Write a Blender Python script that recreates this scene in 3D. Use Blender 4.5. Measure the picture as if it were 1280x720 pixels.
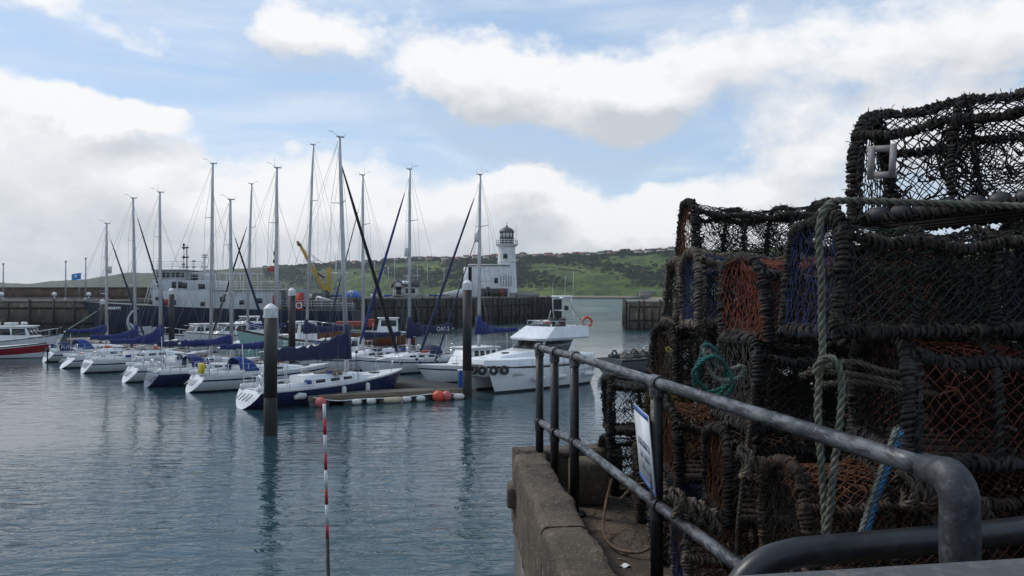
import bpy, math, random
import numpy as np
from mathutils import Vector, Matrix

R = math.radians
random.seed(7)
rng = np.random.default_rng(11)
scene = bpy.context.scene
for o in list(bpy.data.objects):
    bpy.data.objects.remove(o)
COL = scene.collection

# ------------------------------------------------------------------ camera
EYE = 6.0            # metres above the water
F = 1000.0           # focal length in pixels of the 1280 px wide photograph
HOR = 368.0          # row of the horizon
cam = bpy.data.cameras.new('camera')
cam.sensor_width = 36.0
cam.lens = 36.0 * F / 1280.0
cam.clip_start = 0.05
cam.clip_end = 20000
camo = bpy.data.objects.new('camera', cam)
COL.objects.link(camo)
camo.location = (0, 0, EYE)
camo.rotation_euler = (R(90) + math.atan((HOR - 360) / F), 0, 0)
scene.camera = camo

def P(px, py, Y):
    """point seen at pixel (px, py) at depth Y"""
    return np.array([(px - 640) / F * Y, Y, EYE - (py - HOR) / F * Y])

# ------------------------------------------------------------------ light and sky
SUN_EL, SUN_AZ = 48.0, -62.0      # azimuth from +Y (view direction), negative = left
sun = bpy.data.lights.new('sun', 'SUN')
sun.energy = 1.5
sun.angle = R(14)
sun.color = (1.0, 0.96, 0.9)
suno = bpy.data.objects.new('sun', sun)
COL.objects.link(suno)
sd = Vector((math.sin(R(SUN_AZ)) * math.cos(R(SUN_EL)), math.cos(R(SUN_AZ)) * math.cos(R(SUN_EL)), math.sin(R(SUN_EL))))
suno.rotation_euler = sd.to_track_quat('Z', 'Y').to_euler()

world = bpy.data.worlds.new('World')
scene.world = world
world.use_nodes = True
WN = world.node_tree
WN.nodes.clear()

class NB:
    """small node builder"""
    def __init__(s, nt):
        s.nt = nt
    def new(s, t, **k):
        n = s.nt.nodes.new(t)
        for a, b in k.items():
            setattr(n, a, b)
        return n
    def put(s, sock, v):
        if hasattr(v, 'is_output') or isinstance(v, bpy.types.NodeSocket):
            s.nt.links.new(v, sock)
        else:
            if isinstance(v, (tuple, list)) and len(v) == 3 and sock.type == 'RGBA':
                v = (*v, 1)
            sock.default_value = v
    def m(s, op, a, b=None, c=None, clamp=False):
        n = s.new('ShaderNodeMath', operation=op)
        n.use_clamp = clamp
        s.put(n.inputs[0], a)
        if b is not None: s.put(n.inputs[1], b)
        if c is not None: s.put(n.inputs[2], c)
        return n.outputs[0]
    def vm(s, op, a, b=None):
        n = s.new('ShaderNodeVectorMath', operation=op)
        s.put(n.inputs[0], a)
        if b is not None: s.put(n.inputs[1], b)
        return n.outputs['Value'] if op in ('LENGTH', 'DOT_PRODUCT') else n.outputs[0]
    def mapr(s, v, a, b, c=0.0, d=1.0, smooth=False):
        n = s.new('ShaderNodeMapRange')
        if smooth: n.interpolation_type = 'SMOOTHSTEP'
        for i, x in enumerate((v, a, b, c, d)): s.put(n.inputs[i], x)
        return n.outputs[0]
    def noise(s, vec, scale, detail=4.0, rough=0.55, dist=0.0):
        n = s.new('ShaderNodeTexNoise')
        if vec is not None: s.put(n.inputs['Vector'], vec)
        s.put(n.inputs['Scale'], scale); s.put(n.inputs['Detail'], detail)
        s.put(n.inputs['Roughness'], rough); s.put(n.inputs['Distortion'], dist)
        return n.outputs['Fac']
    def mix(s, f, a, b):
        n = s.new('ShaderNodeMix', data_type='RGBA')
        s.put(n.inputs[0], f); s.put(n.inputs[6], a); s.put(n.inputs[7], b)
        return n.outputs[2]
    def comb(s, x, y, z=0.0):
        n = s.new('ShaderNodeCombineXYZ')
        for i, v in enumerate((x, y, z)): s.put(n.inputs[i], v)
        return n.outputs[0]
    def sep(s, v):
        n = s.new('ShaderNodeSeparateXYZ'); s.put(n.inputs[0], v)
        return n.outputs

w = NB(WN)
sky = w.new('ShaderNodeTexSky', sky_type='NISHITA')
sky.sun_disc = False
sky.sun_elevation = R(SUN_EL)
sky.sun_rotation = R(SUN_AZ)
sky.air_density = 1.0
sky.dust_density = 0.6
sky.ozone_density = 1.6
geo = w.new('ShaderNodeTexCoord').outputs['Generated']
dx, dy, dz = w.sep(geo)
az = w.m('ARCTAN2', dx, dy)
el = w.m('ARCSINE', dz)
# clouds live in a flat layer far overhead: streaks compress towards the horizon
elc = w.m('MAXIMUM', el, 0.0)
cu = w.comb(az, w.m('MULTIPLY', el, 1.5), 0.0)

def azel(px, py):
    a = math.atan((px - 640) / F)
    return a, math.atan((HOR - py) / F * math.cos(a))

# domain warp so that cloud borders curl
wv = w.vm('ADD', cu, (7.3, 2.9, 1.1))
warp = w.new('ShaderNodeTexNoise'); w.put(warp.inputs['Vector'], wv); warp.inputs['Scale'].default_value = 7.0; warp.inputs['Detail'].default_value = 5.0; warp.inputs['Roughness'].default_value = 0.6
wo_ = w.vm('MULTIPLY', w.vm('SUBTRACT', warp.outputs['Color'], (0.5, 0.5, 0.5)), (0.16, 0.10, 0.0))
ae = w.vm('ADD', w.comb(az, el), wo_)
# large cloud masses seen in the photograph (px, py, half width, half height, weight)
BLOBS = [(20, 170, 150, 82, 1.0), (185, 138, 115, 24, .6), (60, 275, 330, 75, .7), (390, 35, 85, 42, .9), (560, 85, 110, 50, .95),
         (690, 120, 130, 52, .9), (770, 165, 55, 26, .6), (800, 110, 70, 30, .6), (1130, 80, 230, 120, .48), (920, 70, 130, 60, .3), (1180, 40, 120, 50, .3),
         (625, 232, 62, 50, .95), (705, 262, 110, 50, 1.0), (790, 296, 80, 30, .9), (330, 262, 210, 62, .6),
         (470, 285, 160, 70, .8), (60, 5, 75, 30, .8), (185, 55, 55, 32, .7), (470, 195, 130, 22, .35),
         (1000, 190, 90, 40, .4), (900, 265, 140, 45, .5),
         (215, 95, 130, 26, -.7), (370, 125, 130, 42, -.8), (640, 180, 120, 22, -.6), (850, 195, 80, 30, -.45), (640, 15, 90, 22, -.5),
         (260, 20, 70, 40, -.6), (790, 225, 70, 26, -.6)]
def blobs(off):
    tot = None
    for (px, py, rx, ry, wt) in BLOBS:
        a0, e0 = azel(px, py)
        v = w.vm('SUBTRACT', ae, (a0, e0 - off, 0))
        v = w.vm('MULTIPLY', v, (F / rx, F / ry, 0))
        g = w.m('MULTIPLY', w.mapr(w.vm('LENGTH', v), 1.55, 0.0, 0.0, 1.0, True), wt)
        tot = g if tot is None else w.m('ADD', tot, g)
    return w.m('SUBTRACT', w.m('MULTIPLY', tot, 1.1), 0.16)

def clouds(off):
    v = w.vm('ADD', cu, (3.1, 1.7 + off, 0.4))
    n1 = w.noise(v, 5.5, 7.0, 0.53, 0.3)
    n2 = w.noise(v, 18.0, 6.0, 0.6, 0.2)
    return w.m('ADD', w.m('MULTIPLY', w.m('SUBTRACT', n1, 0.5), 2.1), w.m('MULTIPLY', w.m('SUBTRACT', n2, 0.5), 0.7))
n0 = clouds(0.0)
n1 = clouds(0.05)
bl = blobs(0.0)
blu = blobs(0.04)
hor = w.mapr(el, 0.0, 0.15, 0.55, 0.0, True)      # thicker veil of cloud low over the land
dens0 = w.m('ADD', w.m('ADD', n0, bl), hor)
dens1 = w.m('ADD', w.m('ADD', w.m('MULTIPLY', n1, 1.25), w.m('MULTIPLY', blu, 0.9)), w.m('MULTIPLY', hor, 0.35))
cov = w.mapr(dens0, -0.12, 0.52, 0.0, 1.0, True)
veil = w.m('MULTIPLY', w.mapr(w.noise(w.vm('MULTIPLY', cu, (1.0, 4.0, 1.0)), 3.0, 7.0, 0.62, 0.4), 0.4, 0.76), 0.62)   # thin high cirrus
cov = w.m('MAXIMUM', cov, veil)
# thick cloud towards the light shades what lies below it
shade = w.mapr(w.m('ADD', w.m('MULTIPLY', dens1, 0.8), w.m('MULTIPLY', w.m('SUBTRACT', dens1, dens0), 0.7)), -0.25, 1.15, 0.0, 1.0)
ccol = w.mix(shade, (7.6, 7.63, 7.66), (4.7, 4.92, 5.25))
blue = w.mix(0.6, w.vm('MULTIPLY', sky.outputs[0], (1.35, 1.22, 1.12)), (3.2, 4.6, 6.6))
fin = w.mix(w.m('MULTIPLY', cov, 0.97), blue, ccol)
bg = w.new('ShaderNodeBackground')
WN.links.new(fin, bg.inputs[0])
bg.inputs[1].default_value = 0.1
wo = w.new('ShaderNodeOutputWorld')
WN.links.new(bg.outputs[0], wo.inputs[0])

scene.view_settings.view_transform = 'Standard'
scene.view_settings.look = 'None'
scene.view_settings.exposure = 0.38
scene.view_settings.gamma = 1.0
scene.view_settings.use_curve_mapping = False
scene.cycles.use_denoising = True
scene.cycles.max_bounces = 6
scene.cycles.volume_bounces = 0
scene.cycles.sample_clamp_indirect = 4.0

# ------------------------------------------------------------------ materials
MATS = {}
def mat(name, c1, c2=None, rough=0.6, metal=0.0, scale=4.0, bump=0.0, bscale=None, contrast=(0.35, 0.65), coat=0.0, detail=5.0, stretch=None, c3=None, spec=0.5):
    """principled material: two or three colours mixed by noise, fine relief"""
    if name in MATS: return MATS[name]
    m = bpy.data.materials.new(name)
    m.use_nodes = True
    nt = m.node_tree
    b = nt.nodes['Principled BSDF']
    n = NB(nt)
    tc = n.new('ShaderNodeTexCoord').outputs['Object']
    if stretch: tc = n.vm('MULTIPLY', tc, stretch)
    if c2 is None: c2 = tuple(x * 0.82 for x in c1)
    f = n.mapr(n.noise(tc, scale, detail, 0.6), contrast[0], contrast[1])
    col = n.mix(f, c1, c2)
    if c3 is not None:
        f2 = n.mapr(n.noise(n.vm('ADD', tc, (5.2, 1.3, 8.8)), scale * 2.7, 6.0, 0.65), 0.52, 0.66)
        col = n.mix(f2, col, c3)
    nt.links.new(col, b.inputs['Base Color'])
    rf = n.mapr(n.noise(tc, scale * 3.1, 4.0), 0.3, 0.7, max(rough - 0.1, 0.02), min(rough + 0.12, 1))
    nt.links.new(rf, b.inputs['Roughness'])
    b.inputs['Metallic'].default_value = metal
    b.inputs['Specular IOR Level'].default_value = spec
    if coat: b.inputs['Coat Weight'].default_value = coat
    if bump:
        bn = n.new('ShaderNodeBump')
        bn.inputs['Strength'].default_value = 1.0
        bn.inputs['Distance'].default_value = bump
        nt.links.new(n.noise(tc, bscale or scale * 4, 6.0, 0.65), bn.inputs['Height'])
        nt.links.new(bn.outputs[0], b.inputs['Normal'])
    MATS[name] = m
    return m

# ------------------------------------------------------------------ mesh builder
class MB:
    def __init__(s):
        s.V = []; s.Fs = []; s.M = []; s.n = 0
    def add(s, V, Fc, mi=0):
        V = np.asarray(V, float).reshape(-1, 3)
        if isinstance(Fc, np.ndarray):
            s.Fs.append(Fc + s.n); s.M.append(np.full(len(Fc), mi))
        else:
            for f in Fc:
                s.Fs.append(np.array([f]) + s.n); s.M.append(np.array([mi]))
        s.V.append(V); s.n += len(V)
        return s
    def box(s, c, size, rz=0.0, mi=0, rx=0.0, ry=0.0):
        a = np.array([[x, y, z] for x in (-.5, .5) for y in (-.5, .5) for z in (-.5, .5)]) * np.array(size)
        if rx or ry or rz:
            Rm = np.array(Matrix.Rotation(rz, 3, 'Z') @ Matrix.Rotation(ry, 3, 'Y') @ Matrix.Rotation(rx, 3, 'X'))
            a = a @ Rm.T
        s.add(a + np.array(c), np.array([[0, 1, 3, 2], [4, 6, 7, 5], [0, 4, 5, 1], [2, 3, 7, 6], [0, 2, 6, 4], [1, 5, 7, 3]]), mi)
        return s
    def hexa(s, bot, top, mi=0):
        """8 points: bottom ring of four, top ring of four"""
        s.add(list(bot) + list(top), np.array([[3, 2, 1, 0], [4, 5, 6, 7], [0, 1, 5, 4], [1, 2, 6, 5], [2, 3, 7, 6], [3, 0, 4, 7]]), mi)
        return s
    def loft(s, rings, closed=True, caps=True, mi=0, mis=None):
        rings = np.asarray(rings, float)
        k, n = rings.shape[:2]
        i = np.arange(k - 1)[:, None]; j = np.arange(n if closed else n - 1)[None, :]
        j2 = (j + 1) % n
        q = np.stack([i * n + j, i * n + j2, (i + 1) * n + j2, (i + 1) * n + j], -1)
        base = s.n
        s.add(rings.reshape(-1, 3), q.reshape(-1, 4), mi)
        if mis is not None:
            s.M[-1] = np.tile(np.asarray(mis), (k - 1, 1)).reshape(-1)
        if caps and closed:
            s.Fs.append(np.array([np.arange(n)[::-1] + base])); s.M.append(np.array([mi]))
            s.Fs.append(np.array([np.arange(n) + base + (k - 1) * n])); s.M.append(np.array([mi]))
        return s
    def tube(s, path, r, n=8, caps=True, mi=0, closed=False, sq=(1, 1)):
        p = np.asarray(path, float)
        k = len(p)
        rr = np.broadcast_to(np.asarray(r, float), (k,))
        t = np.gradient(p, axis=0)
        if closed:
            t = np.roll(p, -1, 0) - np.roll(p, 1, 0)
        t /= np.linalg.norm(t, axis=1)[:, None] + 1e-12
        up = np.array([0, 0, 1.0]) if abs(t[0][2]) < .9 else np.array([1.0, 0, 0])
        N = np.zeros_like(p)
        v = up - t[0] * (up @ t[0]); N[0] = v / np.linalg.norm(v)
        for i in range(1, k):
            v = N[i - 1] - t[i] * (N[i - 1] @ t[i])
            N[i] = v / (np.linalg.norm(v) + 1e-12)
        B = np.cross(t, N)
        a = np.linspace(0, 2 * math.pi, n, endpoint=False)
        rings = p[:, None, :] + rr[:, None, None] * (np.cos(a)[None, :, None] * N[:, None, :] * sq[0] + np.sin(a)[None, :, None] * B[:, None, :] * sq[1])
        if closed:
            rings = np.concatenate([rings, rings[:1]])
            return s.loft(rings, True, False, mi)
        return s.loft(rings, True, caps, mi)
    def bar(s, a, b, r, n=6, mi=0, r2=None):
        return s.tube([a, b], [r, r if r2 is None else r2], n, True, mi)
    def prisms(s, A, B, r, n=3, mi=0):
        """many thin straight strands at once"""
        A = np.asarray(A, float); B = np.asarray(B, float)
        d = B - A
        L = np.linalg.norm(d, axis=1)[:, None] + 1e-9
        d = d / L
        ref = np.where(np.abs(d[:, 2:3]) < .9, np.array([[0, 0, 1.0]]), np.array([[1.0, 0, 0]]))
        u = np.cross(d, ref); u /= np.linalg.norm(u, axis=1)[:, None] + 1e-9
        v = np.cross(d, u)
        a = np.linspace(0, 2 * math.pi, n, endpoint=False)
        off = r * (np.cos(a)[None, :, None] * u[:, None, :] + np.sin(a)[None, :, None] * v[:, None, :])
        V = np.concatenate([A[:, None, :] + off, B[:, None, :] + off], 1)
        m = len(A)
        b = (np.arange(m) * 2 * n)[:, None, None]
        j = np.arange(n); j2 = (j + 1) % n
        q = np.stack([j, j2, j2 + n, j + n], -1)[None]
        s.add(V.reshape(-1, 3), (q + b).reshape(-1, 4), mi)
        return s
    def lathe(s, prof, c=(0, 0, 0), n=16, mi=0, axis='Z'):
        a = np.linspace(0, 2 * math.pi, n, endpoint=False)
        rings = []
        for (r, z) in prof:
            ring = np.stack([r * np.cos(a), r * np.sin(a), np.full(n, z)], 1)
            if axis == 'X': ring = ring[:, [2, 0, 1]]
            if axis == 'Y': ring = ring[:, [1, 2, 0]]
            rings.append(ring + np.array(c))
        return s.loft(rings, True, True, mi)
    def grid(s, Pts, mi=0, flip=False):
        Pts = np.asarray(Pts, float)
        k, n = Pts.shape[:2]
        i = np.arange(k - 1)[:, None]; j = np.arange(n - 1)[None, :]
        q = np.stack([i * n + j, i * n + j + 1, (i + 1) * n + j + 1, (i + 1) * n + j], -1).reshape(-1, 4)
        if flip: q = q[:, ::-1]
        s.add(Pts.reshape(-1, 3), q, mi)
        return s
    def poly_prism(s, pts2, z0, z1, mi=0):
        p = np.asarray(pts2, float); n = len(p)
        return s.loft([np.c_[p, np.full(n, z0)], np.c_[p, np.full(n, z1)]], True, True, mi)
    def mesh(s, name, mats, smooth=False):
        me = bpy.data.meshes.new(name)
        V = np.concatenate(s.V)
        me.vertices.add(len(V)); me.vertices.foreach_set('co', V.astype(np.float32).ravel())
        sizes = np.concatenate([np.full(len(f), f.shape[1]) for f in s.Fs])
        loops = np.concatenate([f.ravel() for f in s.Fs])
        mi = np.concatenate(s.M)
        me.loops.add(len(loops)); me.loops.foreach_set('vertex_index', loops.astype(np.int32))
        me.polygons.add(len(sizes))
        me.polygons.foreach_set('loop_start', np.concatenate([[0], np.cumsum(sizes)[:-1]]).astype(np.int32))
        me.polygons.foreach_set('material_index', mi.astype(np.int32))
        if smooth: me.polygons.foreach_set('use_smooth', np.ones(len(sizes), bool))
        for m in (mats if isinstance(mats, (list, tuple)) else [mats]): me.materials.append(m)
        me.update(); me.validate()
        return me
    def build(s, name, mats, parent=None, smooth=False, bevel=0.0, auto=None):
        me = s.mesh(name, mats, smooth or auto is not None)
        if auto is not None: me.set_sharp_from_angle(angle=R(auto))
        o = bpy.data.objects.new(name, me)
        COL.objects.link(o)
        if parent is not None: o.parent = parent
        if bevel:
            b = o.modifiers.new('bevel', 'BEVEL'); b.width = bevel; b.segments = 2; b.limit_method = 'ANGLE'; b.angle_limit = R(40)
        return o

def tag(o, label=None, cat=None, group=None, kind=None):
    if label: o['label'] = label
    if cat: o['category'] = cat
    if group: o['group'] = group
    if kind: o['kind'] = kind
    return o

def thing(name, label, cat, loc=(0, 0, 0), rz=0.0, group=None):
    o = bpy.data.objects.new(name, None)
    o.empty_display_size = 0.2
    COL.objects.link(o)
    o.location = loc; o.rotation_euler = (0, 0, rz)
    return tag(o, label, cat, group)

def linked(name, me, parent=None, loc=(0, 0, 0), rot=(0, 0, 0), mats=None, scale=None):
    o = bpy.data.objects.new(name, me)
    COL.objects.link(o)
    o.location = loc; o.rotation_euler = rot
    if scale: o.scale = scale
    if parent is not None: o.parent = parent
    if mats:
        for i, m in enumerate(mats):
            o.material_slots[i].link = 'OBJECT'; o.material_slots[i].material = m
    return o

def text(name, body, size, m, parent, loc, rot, shear=0.0, depth=0.004, xs=1.0):
    c = bpy.data.curves.new(name, 'FONT')
    c.body = body; c.size = size; c.extrude = depth; c.align_x = 'CENTER'; c.align_y = 'CENTER'; c.shear = shear
    c.resolution_u = 2
    t = bpy.data.objects.new(name, c); COL.objects.link(t)
    bpy.context.view_layer.update()
    me = bpy.data.meshes.new_from_object(t.evaluated_get(bpy.context.evaluated_depsgraph_get()))
    bpy.data.objects.remove(t)
    me.materials.clear(); me.materials.append(m)
    return linked(name, me, parent, loc, rot, scale=(xs, 1, 1))

def arc(c, r, a0, a1, n, ax1, ax2):
    a = np.linspace(a0, a1, n)
    return np.array(c) + r * (np.cos(a)[:, None] * np.array(ax1) + np.sin(a)[:, None] * np.array(ax2))

def smooth_path(pts, n=40):
    """Catmull-Rom through the points"""
    p = np.asarray(pts, float)
    p = np.concatenate([[2 * p[0] - p[1]], p, [2 * p[-1] - p[-2]]])
    seg = len(p) - 3
    out = []
    for u in np.linspace(0, seg - 1e-6, n):
        i = int(u); t = u - i
        a, b, c, d = p[i:i + 4]
        out.append(.5 * (2 * b + (c - a) * t + (2 * a - 5 * b + 4 * c - d) * t * t + (3 * b - a - 3 * c + d) * t ** 3))
    return np.array(out)

def frames(p):
    t = np.gradient(p, axis=0); t /= np.linalg.norm(t, axis=1)[:, None] + 1e-12
    up = np.array([0, 0, 1.0]) if abs(t[0][2]) < .9 else np.array([1.0, 0, 0])
    N = np.zeros_like(p); v = up - t[0] * (up @ t[0]); N[0] = v / np.linalg.norm(v)
    for i in range(1, len(p)):
        v = N[i - 1] - t[i] * (N[i - 1] @ t[i]); N[i] = v / (np.linalg.norm(v) + 1e-12)
    return t, N, np.cross(t, N)

def resample(p, n):
    p = np.asarray(p, float)
    d = np.concatenate([[0], np.cumsum(np.linalg.norm(np.diff(p, axis=0), axis=1))])
    s = np.linspace(0, d[-1], n)
    return np.stack([np.interp(s, d, p[:, i]) for i in range(3)], 1), d[-1]

def coil(mb, path, bar_r, rope_r, pitch, rg, n=5, seg=9, mi=0, jit=0.35):
    """a rope wound round a bar: turns bunch, slip and leave gaps"""
    L = np.linalg.norm(np.diff(path, axis=0), axis=1).sum()
    turns = max(2, L / pitch)
    k = int(turns * seg)
    p, _ = resample(path, k)
    t, N, B = frames(p)
    nk = max(4, int(turns / 1.6))
    dens = np.interp(np.arange(k), np.linspace(0, k, nk), rg.uniform(.45, 1.55, nk))
    a = np.cumsum(dens); a = a / a[-1] * turns * 2 * math.pi
    nw = max(3, int(turns * 1.3))
    wob = np.interp(np.arange(k), np.linspace(0, k, nw), rg.uniform(1 - jit, 1 + jit * 1.35, nw))
    slant = np.interp(np.arange(k), np.linspace(0, k, nk), rg.normal(0, pitch * .55, nk))
    rad = np.cos(a)[:, None] * N + np.sin(a)[:, None] * B
    c = p + rad * ((bar_r + rope_r) * wob)[:, None] + t * (slant * np.cos(a + 1.0))[:, None]
    tt = np.gradient(c, axis=0); tt /= np.linalg.norm(tt, axis=1)[:, None] + 1e-9
    nb = np.cross(tt, rad); nb /= np.linalg.norm(nb, axis=1)[:, None] + 1e-9
    b = np.linspace(0, 2 * math.pi, n, endpoint=False)
    rr = rope_r * np.interp(np.arange(k), np.linspace(0, k, nw), rg.uniform(.65, 1.2, nw))
    rings = c[:, None, :] + rr[:, None, None] * (np.cos(b)[None, :, None] * rad[:, None, :] + np.sin(b)[None, :, None] * nb[:, None, :])
    mb.loft(rings, True, True, mi)
    mb.tube(resample(path, 24)[0], bar_r * 1.05, 6, mi=mi)

def rope(mb, path, r, n=5, mi=0, lay=7.0, strands=3, seg=9):
    """laid rope of three strands"""
    L = np.linalg.norm(np.diff(path, axis=0), axis=1).sum()
    turns = L / (lay * r)
    k = max(8, int(turns * seg))
    p, _ = resample(path, k)
    t, N, B = frames(p)
    for q in range(strands):
        a = np.linspace(0, turns * 2 * math.pi, k) + q * 2 * math.pi / strands
        rad = np.cos(a)[:, None] * N + np.sin(a)[:, None] * B
        c = p + rad * r * 0.5
        tt = np.gradient(c, axis=0); tt /= np.linalg.norm(tt, axis=1)[:, None] + 1e-9
        nb = np.cross(tt, rad)
        b = np.linspace(0, 2 * math.pi, n, endpoint=False)
        rings = c[:, None, :] + r * .56 * (np.cos(b)[None, :, None] * rad[:, None, :] + np.sin(b)[None, :, None] * nb[:, None, :])
        mb.loft(rings, True, True, mi)

# ================================================================== THE SETTING
# ------------------------------------------------------------------ water
def water_mat():
    m = bpy.data.materials.new('harbour_water'); m.use_nodes = True
    nt = m.node_tree; b = nt.nodes['Principled BSDF']; n = NB(nt)
    pos = n.new('ShaderNodeNewGeometry').outputs['Position']
    x, y, z = n.sep(pos)
    # silty shallow sea outside the piers, clear dark water in the basin
    sea = n.mapr(y, 150, 330, 0, 1, True)
    patch = n.mapr(n.noise(n.vm('MULTIPLY', pos, (1, 1, 0)), 0.012, 3.0), 0.35, 0.65)
    outer = n.mix(patch, (0.018, 0.085, 0.105), (0.028, 0.11, 0.13))
    nt.links.new(n.mix(sea, (0.02, 0.05, 0.06), outer), b.inputs['Base Color'])
    b.inputs['Roughness'].default_value = 0.06
    b.inputs['IOR'].default_value = 1.33
    p2 = n.vm('MULTIPLY', pos, (1.0, 1.0, 0.0))
    ps = n.vm('MULTIPLY', n.vm('ADD', p2, (13, 7, 0)), (0.55, 1.3, 0))
    a = n.noise(ps, 0.55, 2.0, 0.5, 0.4)
    c = n.noise(ps, 1.9, 3.0, 0.55, 0.6)
    d = n.noise(ps, 6.0, 3.0, 0.5, 0.2)
    gust = n.mapr(n.noise(p2, 0.045, 3.0, 0.5), 0.38, 0.62, 0.35, 1.25)
    hgt = n.m('ADD', n.m('MULTIPLY', a, 0.13), n.m('ADD', n.m('MULTIPLY', c, 0.085), n.m('MULTIPLY', d, 0.009)))
    bn = n.new('ShaderNodeBump'); bn.inputs['Distance'].default_value = 1.0
    bn.inputs['Strength'].default_value = 1.0
    hgt = n.m('MULTIPLY', hgt, n.m('MULTIPLY', gust, n.m('ADD', n.mapr(y, 18, 48, 1.0, 0.3, True), n.mapr(y, 75, 240, 0.0, 4.0))))
    nt.links.new(hgt, bn.inputs['Height'])
    nt.links.new(bn.outputs[0], b.inputs['Normal'])
    return m
mb = MB()
mb.grid([[(-6000, -300, 0), (6000, -300, 0)], [(-6000, 7000, 0), (6000, 7000, 0)]], flip=False)
tag(mb.build('water', water_mat()), kind='structure')

# ------------------------------------------------------------------ far coast
pxs = np.array([-700, -200, 0, 34, 60, 100, 140, 165, 220, 260, 300, 350, 400, 450, 500, 540, 600, 650, 700, 750, 800, 840, 900, 1000, 1300, 1800])
ridge = np.array([356, 354, 353, 354.5, 353, 350, 344, 341, 343, 338, 336, 334, 333, 330, 328, 326, 326, 323, 323, 321, 319, 317, 314, 310, 305, 300])
shore_px = np.array([-700, 0, 200, 400, 640, 840, 1300, 1800])
shore_d = np.array([3200, 2600, 2100, 1600, 1200, 1000, 860, 800])
NU, NT = 240, 44
U = np.linspace(-650, 1750, NU)
def hill_noise(X, Y):
    h = 0
    for k, (sx, sy, ph, am) in enumerate([(.011, .007, 1.0, 1.0), (.023, -.017, 2.2, .6), (-.041, .031, .4, .4), (.083, .06, 3.0, .22), (.15, -.12, 1.7, .13)]):
        h = h + am * np.sin(sx * X + 1.3 * np.sin(sy * Y + ph) + ph) * np.cos(sy * Y * 1.4 + ph * 2)
    return h
def hill_pt(px, t):
    Ds = np.interp(px, shore_px, shore_d); Dr = Ds + 330
    yr = np.interp(px, pxs, ridge) + 0.5 * np.sin(px * .07) + 0.4 * np.sin(px * .19)
    Y = Ds + 330 * t
    X = (px - 640) / F * Y
    zr = EYE + (HOR - yr) / F * Dr
    tc = np.clip(t, 0, 1)
    prof = 0.05 + .95 * (tc ** 0.85) * (1 + .25 * np.sin(tc * math.pi))
    prof = np.minimum(prof, 1.0 + 0 * tc)
    prof = np.where(t > 1, 1 - .15 * (t - 1), .12 * np.minimum(tc * 20, 1) * (1 - tc) + prof * np.minimum(tc * 6, 1))
    z = zr * np.clip(prof, -.1, 1.05) + hill_noise(X, Y) * 2.6 * np.sin(np.clip(t, 0, 1) * math.pi) ** .7
    z = np.where(t <= 0.001, -1.5, z)
    return X, Y, z
TT = np.concatenate([[0.0, 0.02], np.linspace(.05, 1.0, NT - 8), [1.1, 1.4, 2.0, 3.0]])
G = np.zeros((len(TT), NU, 3))
for i, t in enumerate(TT):
    G[i, :, 0], G[i, :, 1], G[i, :, 2] = hill_pt(U, np.full(NU, t))
def hill_mat():
    m = bpy.data.materials.new('hillside'); m.use_nodes = True
    nt = m.node_tree; b = nt.nodes['Principled BSDF']; n = NB(nt)
    pos = n.new('ShaderNodeNewGeometry').outputs['Position']
    x, y, z = n.sep(pos)
    q = n.vm('MULTIPLY', pos, (1, .6, 1.8))
    f1 = n.mapr(n.noise(q, 0.011, 5.0, 0.6, 0.5), 0.42, 0.58)
    f2 = n.mapr(n.noise(q, 0.035, 6.0, 0.68, 0.6), 0.41, 0.57)
    f3 = n.mapr(n.noise(q, 0.09, 5.0, 0.6), 0.5, 0.7)
    c = n.mix(f1, (0.075, 0.13, 0.025), (0.14, 0.185, 0.045))
    c = n.mix(f2, c, (0.035, 0.06, 0.02))
    c = n.mix(n.m('MULTIPLY', f3, 0.6), c, (0.11, 0.1, 0.05))
    left = n.mapr(n.m('DIVIDE', x, y), -0.18, -0.3, 0, 0.75, True)   # bare ploughed fields along the far west shore
    c = n.mix(left, c, n.mix(f2, (0.085, 0.095, 0.05), (0.06, 0.066, 0.045)))
    sand = n.mapr(z, 1.2, 3.4, 1, 0, True)
    c = n.mix(n.m('MULTIPLY', sand, n.mapr(x, 20, 90)), c, (0.33, 0.27, 0.2))
    nt.links.new(c, b.inputs['Base Color'])
    b.inputs['Roughness'].default_value = 0.9
    b.inputs['Specular IOR Level'].default_value = 0.1
    bn = n.new('ShaderNodeBump'); bn.inputs['Distance'].default_value = 5.0
    nt.links.new(n.noise(q, 0.09, 6.0, 0.7), bn.inputs['Height'])
    nt.links.new(bn.outputs[0], b.inputs['Normal'])
    return m
mb = MB(); mb.grid(G)
tag(mb.build('hillside', hill_mat(), smooth=True), kind='structure')

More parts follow.
